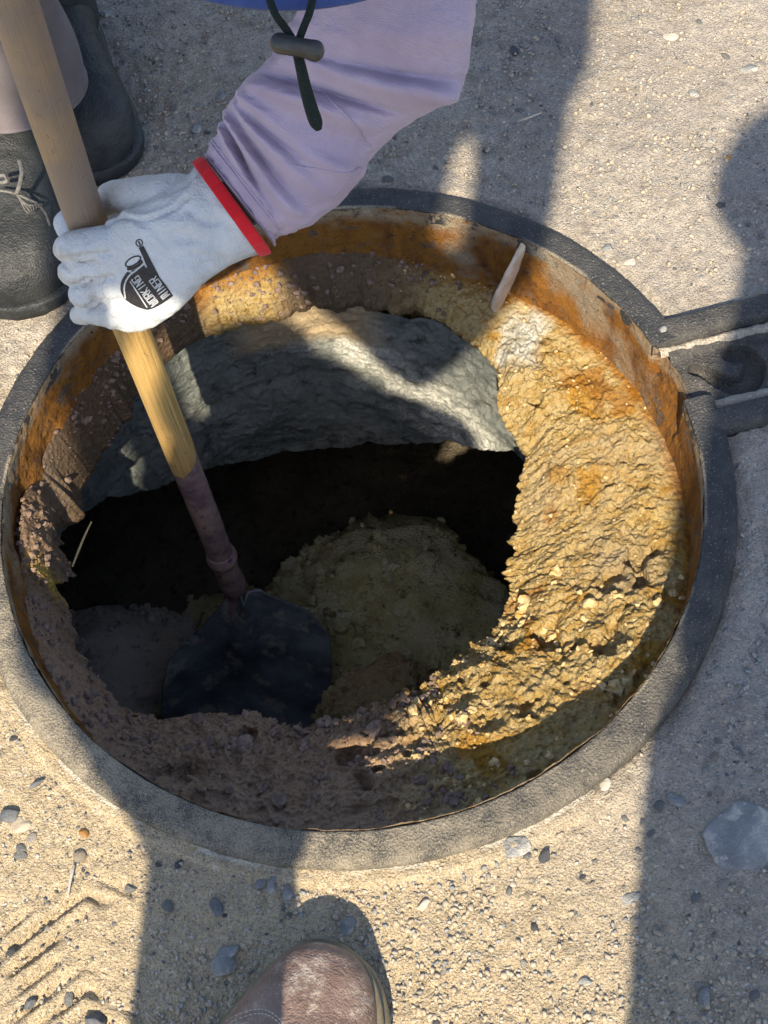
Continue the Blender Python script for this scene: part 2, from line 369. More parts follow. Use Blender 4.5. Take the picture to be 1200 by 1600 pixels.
# ------------------------------------------------------------------ manhole frame
frame = empty('manhole_frame', (0, 0, 0))
tag(frame, 'round black cast iron manhole frame with rusty inner wall and hinge socket', 'manhole')
LT = math.degrees(math.atan2(LUG_O[1], LUG_O[0]))
lug_gap_lo, lug_gap_hi = .098-.017, .0   # informative
prof = [(.3196, -.004), (.3196, .0095), (.3208, .0128), (.324, .0136), (.333, .0134), (.341, .0128), (.3465, .0100), (.3495, .0050), (.351, -.02)]
PR = cat([(r, z) for r, z in prof], 34)
a0, a1 = R(5.2), R(16.8)                                      # opening where the socket joins
def arc(a, b, n): return np.linspace(a, b, n)
tt = arc(a1, 2*math.pi+a0, 1500)
T2, K = np.meshgrid(tt, np.arange(len(PR)), indexing='ij')
RRg, ZZg = PR[K, 0], PR[K, 1]
p = np.stack([RRg*np.cos(T2), RRg*np.sin(T2), ZZg], -1)
dn = .0006*fbm(p*60, 3, 2)+.0004*fbm(p*260, 2, 3); p[..., 2] += dn; p[..., 0] += dn*np.cos(T2); p[..., 1] += dn*np.sin(T2)
dust = np.clip(sstep(.08, -.26, p[..., 1]+.35*p[..., 0])*.25+.03+.42*sstep(.1, -.3, p[..., 0]+.5*p[..., 1])*sstep(.05, -.1, p[..., 1]), 0, 1)
dust = np.maximum(dust, .9*sstep(.3235, .321, np.hypot(p[..., 0], p[..., 1]))*sstep(-.1, .25, fbm(p*25, 2, 9)+.1))
ring = link('rim', grid_mesh('rim', p, False, True, dict(dust=dust)), M['iron'], frame)
# rusty inner wall
nz = 70; zz = np.linspace(.0128, -.115, nz); T3, Z3 = np.meshgrid(np.linspace(0, 2*math.pi, 1200, endpoint=False), zz)
r3 = .3192-.004*sstep(-.02, -.10, Z3)
p = np.stack([r3*np.cos(T3), r3*np.sin(T3), Z3], -1)
dn = .0060*np.clip(ridged(p*22, 3, 15)-.25, 0, 1)*sstep(-.02, -.06, Z3)*sstep(R(60), R(90), T3)*(1-sstep(R(200), R(225), T3))+.0026*fbm(p*28, 3, 12)+.0014*ridged(p*90, 2, 13)*.6+.0045*np.clip(fbm(p*34, 3, 14)-.12, 0, 1)*sstep(-.01, -.05, Z3)
gap = sstep(R(4.6), R(6), T3)*(1-sstep(R(16), R(17.6), T3))   # worn notch below the socket mouth
ztop = Z3-gap*.0125*sstep(-.06, .0128, Z3)*(1+.35*fbm(p*70, 2, 6))
r3 = r3+gap*.0125*sstep(-.075, .0128, Z3)
rn = r3-dn; tanm = np.clip(sstep(-.012, .006, Z3+.010*fbm(p*20, 2, 5)), 0, 1)*.9
p = np.stack([rn*np.cos(T3), rn*np.sin(T3), ztop], -1)
link('inner_wall', grid_mesh('inner_wall', p, True, True, dict(tan=tanm)), M['rust'], frame)
# socket: two arms, floor dish with curved lifting hook slot, end bar
def bar(u0, v0, u1, v1, wdt, z0=-.03, z1=.0128, n=40):
    secs = []
    for k in range(n):
        s = k/(n-1); u, v = u0+(u1-u0)*s, v0+(v1-v0)*s; secs.append((u, v))
    pr = [(-1, z0), (-1, z1-.005), (-.86, z1-.0012), (-.6, z1), (0, z1+.0003), (.6, z1), (.86, z1-.0012), (1, z1-.005), (1, z0)]
    d = np.array([u1-u0, v1-v0]); d /= np.linalg.norm(d); nn = np.array([-d[1], d[0]])
    V = np.zeros((n, len(pr), 3))
    for i, (u, v) in enumerate(secs):
        for j, (a, z) in enumerate(pr):
            x, y = lug_xy(u+nn[0]*a*wdt, v+nn[1]*a*wdt); V[i, j] = (x, y, z)
    V[..., 2] += .0005*fbm(V*90, 2, 21); return V
sock = bpy.data.objects.new('hinge_socket', None)
def bars_mesh(name, Vs):
    vs, fs, du = [], [], []
    for V in Vs:
        n, m = V.shape[:2]; b = len(vs); vs += list(V.reshape(-1, 3))
        for i in range(n-1):
            for j in range(m-1): fs.append((b+i*m+j, b+(i+1)*m+j, b+(i+1)*m+j+1, b+i*m+j+1))
        fs.append([b+j for j in range(m)]); fs.append([b+(n-1)*m+j for j in range(m)][::-1])
    me = raw_mesh(name, vs, fs); co, _ = mesh_np(me)
    at = me.attributes.new('dust', 'FLOAT', 'POINT'); at.data.foreach_set('value', np.full(len(co), .10, np.float32)); return me
soc = link('hinge_socket', bars_mesh('hinge_socket', [bar(-.001, .056, .165, .049, .0125), bar(.001, -.052, .165, -.058, .0125), bar(.150, .062, .150, -.071, .012)]), M['iron'], frame)
# sandy inner lips beside the arms
def sand_strip(u0, v0, u1, v1, wd, z):
    n, m = 60, 9; V = np.zeros((n, m, 3)); U = np.linspace(0, 1, n)
    for j in range(m):
        a = (j/(m-1)-.5)*2; u = u0+(u1-u0)*U; v = v0+(v1-v0)*U+a*wd*(1+.25*fbm(np.stack([U*9, 0*U+j*.2, 0*U], -1), 2, 3))
        x, y = lug_xy(u, v); V[:, j] = np.stack([x, y, z-.006*a*a+.002*fbm(np.stack([x, y, 0*x], -1)*120, 2, 4)], -1)
    return V
def grids_mesh(name, Vs, attrs):
    vs, fs = [], []
    for V in Vs:
        n, m = V.shape[:2]; b = len(vs); vs += list(V.reshape(-1, 3))
        for i in range(n-1):
            for j in range(m-1): fs.append((b+i*m+j, b+i*m+j+1, b+(i+1)*m+j+1, b+(i+1)*m+j))
    me = raw_mesh(name, vs, fs)
    for k, v in attrs.items():
        at = me.attributes.new(k, 'FLOAT', 'POINT'); at.data.foreach_set('value', np.full(len(vs), v, np.float32))
    return me
link('caked_sand', grids_mesh('caked_sand', [sand_strip(.0, .0395, .138, .033, .0055, .0035), sand_strip(.004, -.0335, .138, -.0395, .0085, .0050)], dict(pale=.25, yellow=.1, grey=0.)), M['ground'], soc)
# dish floor
nu, nv = 150, 110; U, Vv = np.meshgrid(np.linspace(.0075, .140, nu), np.linspace(-.038, .037, nv), indexing='ij')
Vv = Vv - .0035*sstep(.0, .14, U)*0
ins = np.clip(np.minimum.reduce([Vv+.038, .037-Vv])/.012, 0, 1)
zd = .001 - .006*sstep(0, 1, ins) + .006*np.exp(-(((U-.055)/.035)**2+((Vv)/.022)**2))
# S-shaped hook groove
cu, cv = .066, -.002
def seg_d(pts):
    d = np.full(U.shape, 9.)
    for (a, b), (c, e) in zip(pts[:-1], pts[1:]):
        t = np.clip(((U-a)*(c-a)+(Vv-b)*(e-b))/((c-a)**2+(e-b)**2), 0, 1); d = np.minimum(d, np.hypot(U-a-t*(c-a), Vv-b-t*(e-b)))
    return d
hook = cat([(.026, .013), (.033, .006), (.041, -.008), (.053, -.017), (.068, -.016), (.079, -.003), (.077, .012), (.064, .017)], 40)
dd = seg_d([tuple(h) for h in hook]); grow = sstep(.030, .070, U)*.0025
zd -= .013*(1-sstep(.0034+grow*1.6, .0080+grow*1.6, dd))
zd += .0006*fbm(np.stack([U, Vv, 0*U], -1)*120, 3, 15)
fx, fy = lug_xy(U, Vv)
dd_dust = .12+.42*sstep(.0005, .005, zd)+.9*(1-sstep(0, .006, np.abs(zd+.012)))*0
link('socket_floor', grid_mesh('socket_floor', np.stack([fx, fy, zd], -1), False, True, dict(dust=np.clip(dd_dust, 0, 1))), M['iron'], soc)

# ------------------------------------------------------------------ crusted ledge and shaft
edge_px = [(305, 515), (318, 522), (345, 520), (380, 508), (430, 494), (470, 480), (550, 476), (610, 482), (650, 482), (690, 490), (720, 515), (750, 535), (766, 560), (776, 600), (772, 640), (800, 680), (821, 715), (806, 760), (800, 800), (797, 870), (790, 930), (780, 970), (742, 1000), (700, 1040), (650, 1075), (600, 1100), (540, 1113), (500, 1124), (470, 1131), (440, 1122), (400, 1112), (330, 1110), (262, 1120), (220, 1108), (190, 1098), (140, 1050), (122, 1000), (115, 950), (113, 900), (110, 850), (122, 790), (140, 735), (172, 680), (205, 640), (215, 600), (250, 560), (285, 525)]
def edge_z(x, y): return float(np.interp(y, [470, 600, 800, 950], [-.100, -.110, -.128, -.135]))
ep = np.array([PZ(x, y, edge_z(x, y))[:2] for x, y in edge_px]); ez = np.array([edge_z(x, y) for x, y in edge_px]); ea = np.arctan2(ep[:, 1], ep[:, 0]) % (2*math.pi); er = np.hypot(ep[:, 0], ep[:, 1])
o_ = np.argsort(ea); ea, er, ez = ea[o_], er[o_], ez[o_]
def edge_zz(t): return np.interp(t % (2*math.pi), np.r_[ea[-1]-2*math.pi, ea, ea[0]+2*math.pi], np.r_[ez[-1], ez, ez[0]])
def edge_r(t): return np.interp(t % (2*math.pi), np.r_[ea[-1]-2*math.pi, ea, ea[0]+2*math.pi], np.r_[er[-1], er, er[0]])
NC, NR = np.array([-.05, .035]), .279
def neck_r(t):                                               # polar radius about the origin of the neck circle
    c, s = np.cos(t), np.sin(t); b = NC[0]*c+NC[1]*s; return b+np.sqrt(b*b-(NC@NC-NR*NR))
nth2 = 1700; t = np.linspace(0, 2*math.pi, nth2, endpoint=False)
S = np.concatenate([np.linspace(0, 1, 130), 1+np.linspace(0, 1, 40)[1:]*.45])
TT, SS = np.meshgrid(t, S)
ER = edge_r(TT)+.0035*fbm(np.stack([np.cos(TT)*14, np.sin(TT)*14, 0*TT], -1), 4, 51)*2.9
ER += .0042*fbm(np.stack([np.cos(TT)*60, np.sin(TT)*60, 0*TT], -1), 3, 52)
ER = np.minimum(ER, .307)
NRr = np.maximum(neck_r(TT)+.014, ER+.008)
s1 = np.clip(SS, 0, 1); s2 = np.clip(SS-1, 0, 1)/.45
Rs = .3175+(ER-.3175)*s1 + (NRr-ER)*sstep(0, .55, s2)
wid = .3175-ER
nearf = np.clip(sstep(215, 262, np.degrees(TT) % 360)*(1-sstep(318, 352, np.degrees(TT) % 360)), 0, 1)
EZ = edge_zz(TT); zw = np.maximum(-.078+.034*nearf+.026*sstep(60, 85, np.degrees(TT) % 360)*(1-sstep(185, 215, np.degrees(TT) % 360)), EZ+.022)
zs = zw+(EZ+.008-zw)*s1**1.3-.010*sstep(.75, 1, s1) - .012*sstep(0, .12, s2) - .063*s2**1.6
xs, ys = Rs*np.cos(TT), Rs*np.sin(TT); q = np.stack([xs, ys, zs], -1)
amp = np.clip(wid/.06, .5, 1.3)
h = .0075*fbm(q*13, 3, 61)+.0030*ridged(q*38, 3, 62)*sstep(-.3, .3, fbm(q*12, 2, 60))+.0040*fbm(q*75, 3, 63)+.0024*fbm(q*190, 2, 69)+.0016*fbm(q*420, 2, 64)
qq = q.copy(); qq[..., 0] = q[..., 0]*np.cos(.35)+q[..., 1]*np.sin(.35); qq[..., 1] = (-q[..., 0]*np.sin(.35)+q[..., 1]*np.cos(.35))*2.6
h += .0024*ridged(qq*26, 3, 65)                               # tilted strata
pits = fbm(q*24, 3, 66); h -= .014*sstep(.36, .55, pits)
ca = np.degrees(TT) % 360
bot = sstep(205, 235, ca)*(1-sstep(300, 322, ca))            # lumpy heap along the near side
h += bot*(.010*ridged(q*24, 3, 68)-.006)*sstep(0, .3, s1)
h = h*amp*(1-.75*sstep(.04, 0, s1*wid))
cm = PZ(78, 893, -.065); cr_ = np.maximum(sstep(.030, .008, np.hypot(Rs*np.cos(TT)-cm[0], (Rs*np.sin(TT)-cm[1])*1.3)), sstep(.022, .006, np.abs(Rs-.303-.004*fbm(q*30, 2, 79)))*sstep(160, 166, ca_ := np.degrees(TT) % 360)*(1-sstep(176, 181, ca_)))
h += cr_*(.032+.012*fbm(q*60, 3, 78))
zs2 = zs+h*(1-.8*s2); rs2 = Rs+h*.5*sstep(.7, 1, s1)*(1-s2)*.6
xs, ys = rs2*np.cos(TT), rs2*np.sin(TT)
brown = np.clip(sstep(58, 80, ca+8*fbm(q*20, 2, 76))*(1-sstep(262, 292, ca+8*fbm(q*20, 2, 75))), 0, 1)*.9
rust = np.clip(sstep(.016, .0, s1*wid+.010*fbm(q*30, 3, 71))*.9 + .75*sstep(.25, .5, fbm(q*22, 3, 72))*(1-bot), 0, 1)
ctr = PZ(805, 552, -.12); white = np.clip(sstep(.034, .010, np.hypot(xs-ctr[0]+.0, (ys-ctr[1])*.6)+.02*fbm(q*40, 3, 73)), 0, 1)
moss = np.clip(sstep(.026, .010, np.hypot(xs-cm[0], (ys-cm[1])*1.5)+.014*fbm(q*70, 3, 74)), 0, 1)
cm2 = PZ(70, 830, -.09); moss = np.maximum(moss, .0*moss)
led = grid_mesh('earth_ledge', np.stack([xs, ys, zs2], -1), True, True, dict(brown=brown*(1-moss)*(1-sstep(.055, .03, np.hypot((xs-PZ(372, 462, -.1)[0])*.8, ys-PZ(372, 462, -.1)[1]))), rust=rust, white=white, moss=moss, dark=(1-sstep(150, 200, ca)*(1-sstep(330, 350, ca)))))  # brown left out over the sunlit patch, its brightness put into the colour
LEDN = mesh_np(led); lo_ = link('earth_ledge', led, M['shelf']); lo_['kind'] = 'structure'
# loose crumbs of earth on the ledge
def crumbs(mat, n, sel, label, smin, smax, seed):
    r = np.random.default_rng(seed); co, no = LEDN; idx = np.nonzero(sel(co, np.degrees(np.arctan2(co[:, 1], co[:, 0])) % 360) & (no[:, 2] > .2))[0]
    idx = r.choice(idx, n); nn = fbm(co[idx]*22, 3, seed); idx = idx[r.random(n) < .5+1.2*nn]; V0, F0 = ICO2 if smin > .002 else ICO1; allv, allf, b = [], [], 0
    for i in idx:
        s = smin+(smax-smin)*r.random()**3; V = V0*((1+.9*fbm(V0*1.3+r.uniform(0, 99), 2, 5)+.35*vnoise(V0*4+r.uniform(0, 99), 6))[:, None] if smin > .002 else (1+r.uniform(-.6, .6, V0.shape)))*s*np.array([1, r.uniform(.6, 1), r.uniform(.5, .9)]); a = r.uniform(0, 6.28); c, sn = math.cos(a), math.sin(a)
        allv.append(np.c_[V[:, 0]*c-V[:, 1]*sn, V[:, 0]*sn+V[:, 1]*c, V[:, 2]]+co[i]+no[i]*s*.3); allf.append(F0+b); b += len(V)
    o = link('earth_crumbs', raw_mesh('earth_crumbs', np.concatenate(allv), np.concatenate(allf), False), mat); o['kind'] = 'stuff'; tag(o, label, 'earth'); return o
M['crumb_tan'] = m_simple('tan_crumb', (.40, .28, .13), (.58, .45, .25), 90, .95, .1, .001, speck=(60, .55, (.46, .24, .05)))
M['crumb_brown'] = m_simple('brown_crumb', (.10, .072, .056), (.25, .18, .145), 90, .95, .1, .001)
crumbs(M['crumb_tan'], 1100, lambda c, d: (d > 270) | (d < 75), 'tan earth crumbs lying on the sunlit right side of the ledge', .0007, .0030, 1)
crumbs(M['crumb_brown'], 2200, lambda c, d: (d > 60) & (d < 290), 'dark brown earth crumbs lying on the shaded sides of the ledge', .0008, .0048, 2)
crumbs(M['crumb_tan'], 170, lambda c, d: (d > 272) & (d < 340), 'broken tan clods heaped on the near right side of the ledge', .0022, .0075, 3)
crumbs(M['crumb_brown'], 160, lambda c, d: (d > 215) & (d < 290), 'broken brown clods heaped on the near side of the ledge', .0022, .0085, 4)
# neck wall
T4, K4 = np.meshgrid(np.linspace(0, 2*math.pi, 1400, endpoint=False), np.linspace(0, 1, 130))
ZB = np.interp(np.degrees(T4), [0, 18, 31, 43, 62, 79, 102, 125, 138, 153, 172, 360], [-.25, -.28, -.317, -.359, -.411, -.449, -.450, -.393, -.335, -.246, -.215, -.215])
Z4 = -.125+(ZB+.125)*K4
q = np.stack([NC[0]+NR*np.cos(T4), NC[1]+NR*np.sin(T4), Z4], -1)
rn = NR+.010*K4-.010*fbm(q*14, 4, 81)-.004*ridged(q*40, 3, 82)-.0025*fbm(q*130, 3, 83)+.022*np.exp(-((Z4+.30+.02*np.sin(T4*3))/.012)**2)*.35
zb = Z4+.016*fbm(q*8, 3, 84)*sstep(.5, 1, K4)
deg = np.degrees(T4)
zc_ = -.175-1.15*q[..., 0]; sun_streak = sstep(30, 42, deg)*(1-sstep(92, 102, deg))*np.clip(1.15-np.abs(Z4-zc_+.03*fbm(q*22, 3, 88))/.09, 0, 1)*sstep(-.35, .1, fbm(q*40, 3, 85)+.2)  # pale diagonal band, paints the sunlit streak onto the concrete
earth = sstep(62, 72, deg)*(1-sstep(94, 104, deg))*sstep(-.215, -.185, Z4+.012*fbm(q*25, 3, 86))
V4 = np.stack([NC[0]+rn*np.cos(T4), NC[1]+rn*np.sin(T4), zb], -1)
ext = V4[-1:].copy(); E2 = ext.copy(); E2[..., 0] = NC[0]+(ext[..., 0]-NC[0])*1.25; E2[..., 1] = NC[1]+(ext[..., 1]-NC[1])*1.25; E2[..., 2] -= .012
E3 = ext.copy(); E3[..., 0] = NC[0]+(ext[..., 0]-NC[0])*3.0; E3[..., 1] = NC[1]+(ext[..., 1]-NC[1])*3.0
E4 = E3.copy(); E4[..., 2] = -.86
V4 = np.concatenate([V4, E2, E3, E4])
pad = lambda a: np.concatenate([a, np.repeat(a[-1:]*0, 3, 0)])
nw = link('shaft_wall', grid_mesh('shaft_wall', V4, True, True, dict(sun_streak=pad(sun_streak), earth=pad(earth))), M['neck'])
tag(nw, 'rough grey concrete shaft wall curving below the ledge of the open manhole', 'wall')
# pit floor
gx, gy = np.meshgrid(np.linspace(-.95, .95, 200), np.linspace(-.95, 1.05, 200)); q = np.stack([gx, gy, 0*gx], -1)
gzf = -.80+.03*fbm(q*6, 4, 91)+.010*ridged(q*22, 3, 92)
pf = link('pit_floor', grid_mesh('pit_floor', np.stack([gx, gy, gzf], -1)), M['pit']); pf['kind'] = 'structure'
def boulder(name, ctr, sc, rot, mat, seed, label, flat=.0):
    V, F = ICO5; V = V.copy(); n = fbm(V*1.1+seed*3.7, 3, seed); V = V*(1+.30*n[:, None]); V *= 1+.05*fbm(V*5+seed, 3, seed+2)[:, None]; V *= 1+.035*fbm(V*12+seed, 3, seed+4)[:, None]; V *= 1-.10*sstep(.12, .45, fbm(V*5.5+seed, 3, seed+6))[:, None]; V *= 1+.012*fbm(V*38+seed, 2, seed+8)[:, None]
    V = V*np.array(sc); me = raw_mesh(name, V, F); o = link(name, me, mat); o.location = [float(v) for v in ctr]; o.rotation_euler = rot
    tag(o, label, 'boulder'); return o
boulder('boulder', PZ(618, 1000, -.68), (.205, .155, .12), (.1, -.1, -.4), M['boulder'], 3, 'large mossy olive boulder at the shaft bottom right of the blade')
boulder('boulder', PZ(165, 1062, -.66), (.135, .11, .09), (0, .1, .3), M['boulder_grey'], 5, 'dull grey lumpy boulder at the shaft bottom left of the blade')
boulder('boulder', PZ(580, 1105, -.53), (.085, .05, .05), (0, 0, .5), M['boulder_brown'], 8, 'small brown boulder below the mossy one in the shaft')
boulder('boulder', PZ(360, 1010, -.83), (.10, .09, .06), (0, .1, 1.3), M['boulder'], 11, 'dark boulder half hidden under the shovel blade')

bl = [o for o in COL.objects if o.name.startswith('boulder')]
def rubble(mat, n, smin, smax, seed, which, label):
    r = np.random.default_rng(seed); V0, F0 = ICO1; allv, allf, b = [], [], 0
    for o in which:
        mw = Matrix.LocRotScale(o.location, o.rotation_euler, None); mw3 = np.array(mw.to_3x3()); co, no = mesh_np(o.data); co = co@mw3.T+np.array(o.location); no = no@mw3.T
        idx = np.nonzero(no[:, 2] > .1)[0]; idx = r.choice(idx, n); idx = idx[r.random(n) < .45+1.4*fbm(co[idx]*14, 3, seed)]
        for i in idx:
            s = smin+(smax-smin)*r.random()**3; V = V0*(1+r.uniform(-.4, .4, V0.shape))*s*np.array([1, r.uniform(.6, 1), r.uniform(.4, .8)]); a = r.uniform(0, 6.28); c, sn = math.cos(a), math.sin(a)
            allv.append(np.c_[V[:, 0]*c-V[:, 1]*sn, V[:, 0]*sn+V[:, 1]*c, V[:, 2]]+co[i]+no[i]*s*.2); allf.append(F0+b); b += len(V)
    o = link('rubble', raw_mesh('rubble', np.concatenate(allv), np.concatenate(allf), False), mat); o['kind'] = 'stuff'; tag(o, label, 'rubble')
rubble(M['boulder'], 900, .002, .013, 1, [bl[0], bl[3]], 'olive broken rubble covering the mossy boulder at the shaft bottom')
rubble(M['boulder_grey'], 800, .002, .010, 2, [bl[1]], 'grey broken rubble covering the left boulder at the shaft bottom')
rubble(M['boulder_brown'], 300, .002, .009, 3, [bl[2], bl[0]], 'brown broken rubble scattered over the boulders at the shaft bottom')
# ------------------------------------------------------------------ shovel
def dpole(y): return 1/(.952-.4115*y/930)
def pole_pt(y):
    xs_ = np.interp(y, [-260, 0, 170, 340, 540, 740, 930], [-64, 20, 76, 133, 216, 295, 370]); return PD(xs_, y, dpole(y))
shov = empty('shovel', PZ(390, 1120, -.78))
tag(shov, 'long wooden handled round point shovel held down into the manhole', 'shovel')
yy = np.concatenate([np.linspace(-330, 745, 60)])
pts = np.array([PD(20+(y*.33), y, dpole(y)) if y < 0 else pole_pt(y) for y in yy]); pts[1:-1] = (pts[:-2]+2*pts[1:-1]+pts[2:])/4; pts[1:-1] = (pts[:-2]+2*pts[1:-1]+pts[2:])/4
rad = .0164+.0006*np.sin(np.linspace(0, 5, 60)); V, N, ph = loft(tube_secs(pts, list(rad)), 240, 40)
# slanted tongue at the lower end
along = np.linspace(0, 1, 240)[:, None]*np.ones((1, 40))
axd = (pts[-1]-pts[-4]); axd /= np.linalg.norm(axd)
side = np.einsum('ijk,k->ij', N, -CR)*.6+np.einsum('ijk,k->ij', N, -CF)*.8
V += axd[None, None]*(sstep(.90, 1, along)*(.026*side))[..., None]
V += -N*(.0028*sstep(.965, 1, along))[..., None]
upper_shade = np.clip(sstep(.72, .60, along), 0, 1)  # upper handle greyed, its shade put into the wood colour
me = grid_mesh('handle', V, True, True, dict(along=along, round=(np.ones((240, 1))*(.5+.5*np.cos(ph))[None]), upper_shade=upper_shade), cap0=True, cap1=True)
keep(link('handle', me, M['wood']), shov)
sp = [pole_pt(y) for y in (690, 745, 800, 860, 872, 890, 915, 938)]
sp.append(PD(374, 965, 1.868)); sr = [.0150, .0152, .0150, .0146, .0152, .0145, .0148, .0158, .012]
V, N, ph = loft(tube_secs(sp, sr), 140, 32)
V += N*(.0008*fbm(V*70, 3, 5))[..., None]
sock_o = keep(link('socket', grid_mesh('socket', V, True, True, cap0=True, cap1=True), M['socket']), shov)
c1, c2 = pole_pt(862), pole_pt(878)
co_ = link('collar', tube('collar', [c1, (c1+c2)/2, c2], [.0152, .0182, .0152], 14, 32), M['socket'], sock_o); co_.matrix_parent_inverse = Matrix.Identity(4)
# blade
bt, bb = PD(381, 925, 1.835), PD(366, 1165, 2.03); ax = bb-bt; Lb = np.linalg.norm(ax); ax /= Lb
lat = PD(525, 1030, 1.93)-PD(275, 1050, 1.93); lat -= ax*(lat@ax); lat /= np.linalg.norm(lat); nrm = np.cross(lat, ax)
if nrm@CF > 0: nrm = -nrm
nb, mb = 90, 70; vv = np.linspace(0, 1, nb)[:, None]; uu = np.linspace(-1, 1, mb)[None]
wv = np.interp(vv, [0, .04, .12, .24, .4, .55, .7, .82, .92, .97, 1], [.018, .03, .075, .103, .110, .110, .102, .085, .055, .032, .006])
shoulder = .0
dish = .030*(uu**2)*sstep(.05, .4, vv) + .020*np.exp(-(uu/.16)**2)*(1-sstep(.25, .75, vv)) - .012*np.sin(vv*math.pi)
Vb = bt+ax*(vv*Lb+.050*np.clip(-uu, 0, 1)*sstep(0, .12, vv)-.006*np.clip(uu, 0, 1))[..., None]+lat*(wv*uu*np.where(uu < 0, .86, 1.04))[..., None]+nrm*(dish+.0012*fbm(np.stack([uu*3+0*vv, vv*5+0*uu, 0*uu*vv], -1), 3, 6))[..., None]
bo = keep(link('blade', grid_mesh('blade', Vb), M['steel']), shov)
md = bo.modifiers.new('thick', 'SOLIDIFY'); md.thickness = .0025; md.offset = 0

# ------------------------------------------------------------------ worker
W = empty('person', PZ(60, 400))
tag(W, 'worker bending over the hole in lilac shirt, pale gloves and black boots, holding the shovel', 'person')
def sec(L, Rr, dL, dR, thick):
    a = PD(*L, dL); b = PD(*Rr, dR); c = (a+b)/2; v = (b-a)/2; vd = c-CAM; vd /= np.linalg.norm(vd); n = np.cross(v, np.cross(vd, v)); n /= np.linalg.norm(n); return (c, v, n*thick)
# --- sleeve of the working arm
ssec = [sec((322, 250), (425, 380), 1.215, 1.215, .034), sec((330, 237), (430, 366), 1.20, 1.20, .037), sec((345, 205), (472, 355), 1.185, 1.185, .041), sec((356, 176), (538, 308), 1.16, 1.16, .046), sec((385, 132), (584, 238), 1.13, 1.14, .048), sec((428, 80), (648, 190), 1.10, 1.12, .050), sec((462, 30), (722, 132), 1.07, 1.09, .054), sec((478, -45), (738, 20), 1.04, 1.05, .056), sec((495, -160), (752, -95), 1.0, 1.0, .058), sec((540, -330), (830, -270), .96, .96, .060), sec((600, -560), (930, -470), .93, .93, .066)]
n_, m_ = 420, 200
V, N, ph = loft(ssec, n_, m_, .92)
tl = np.linspace(0, 1, n_)[:, None]*10; PH = ph[None]
# front of the tube (towards the camera) is phi = -pi/2 or +pi/2 depending on b; use distance across instead
acr = np.cos(PH); frt = np.abs(np.sin(PH))
def fold(t0, slope, wdt, A, c0=0., cw=9., bend=0.):
    x = tl-(t0+slope*acr+bend*acr**2); return A*np.exp(-(x/wdt)**2)*np.exp(-((acr-c0)/cw)**2)
hgt = fold(.35, .05, .10, .0022)+fold(1.55, -.35, .17, .0060, -.5, .7, .25)+fold(2.15, -.45, .20, .0070, -.35, .8, .3)+fold(2.85, -.35, .20, .0062, -.1, .8, .35)+fold(3.5, .05, .22, .0060, -.6, .6, .3)+fold(1.9, .3, .20, .005, .8, .5)+fold(3.2, .25, .22, .0055, .7, .5)+fold(4.3, .25, .25, .0075, -.1, .9, -.1)+fold(5.25, .45, .28, .0085, .15, .9, .15)+fold(5.8, -.2, .25, .005, .8, .4)+fold(6.4, .5, .35, .006, .5, .7)
hgt -= 1.8*fold(1.85, -.40, .10, .0035, -.45, .7, .28)+fold(2.5, -.4, .11, .0040, -.2, .8, .3)+fold(3.15, -.15, .11, .0042, -.3, .7, .3)+fold(4.75, .35, .10, .0060, .05, .8, .0)+fold(5.62, .5, .10, .004, .4, .7)
nzs = fbm(np.stack([tl*.9+0*acr, acr*1.4+0*tl, np.sin(PH)*1.4+0*tl], -1), 4, 19); hgt = hgt*1.75*(1-.75*sstep(.70, .98, np.abs(acr)))+.0060*nzs+.0016*fbm(np.stack([tl*3+0*acr, acr*4+0*tl, np.sin(PH)*4+0*tl], -1), 3, 29)
V = V+N*hgt[..., None]
V[:6] = V[:6] - 0
sleeve = keep(link('shirt_sleeve', grid_mesh('shirt_sleeve', V, True, True), M['shirt']), W)
# hem and stitched seam lines as thin raised cords
def seam(idx_t, c_lo, c_hi, r=.0007, front=True, mat='shirt', name='seam'):
    pts = []
    for c in np.linspace(c_lo, c_hi, 26):
        ti = idx_t(c) if callable(idx_t) else idx_t
        i = int(np.clip(ti/10*(n_-1), 0, n_-1)); cand = [j for j in range(m_) if (np.einsum('k,k', N[i, j], CF) < 0)]
        j = min(cand, key=lambda k: abs(math.cos(ph[k])-c)); pts.append(V[i, j]+N[i, j]*.0004)
    pts = np.array(pts); pts[1:-1] = (pts[:-2]+pts[1:-1]+pts[2:])/3
    o = link(name, tube(name, list(pts), r, 80, 8), M[mat], sleeve); o.matrix_parent_inverse = Matrix.Identity(4)
seam(1.28, -.95, .95, .0011); seam(1.42, -.95, .95, .0007); seam(lambda c: 2.6+1.1*c, .25, .95, .00045); seam(lambda c: 4.6-.6*c, -.2, .95, .0008)
# --- glove
gd = lambda y, o=0: dpole(y)+o
gsec = [sec((150, 372), (172, 502), 1.215, 1.295, .012), sec((170, 352), (198, 515), 1.215, 1.29, .019), sec((212, 328), (240, 506), 1.20, 1.265, .024), sec((252, 303), (284, 476), 1.195, 1.24, .027), sec((285, 281), (330, 432), 1.195, 1.225, .029), sec((300, 266), (372, 408), 1.20, 1.215, .031), sec((314, 254), (414, 393), 1.205, 1.21, .036)]
Vp, Np, php = loft(gsec, 80, 48, .85)
caps = [Vp]
def fing(pts, rs):
    for (a, ra), (b, rb) in zip(zip(pts[:-1], rs[:-1]), zip(pts[1:], rs[1:])): caps.append((a, ra, b, rb))
fing([PD(172, 378, 1.225), PD(112, 384, 1.235), PD(104, 388, 1.268), PD(140, 395, 1.315)], [.0135, .0124, .0120, .0108])
fing([PD(176, 415, 1.245), PD(118, 420, 1.262), PD(112, 424, 1.298), PD(150, 428, 1.345)], [.0138, .0126, .0122, .0108])
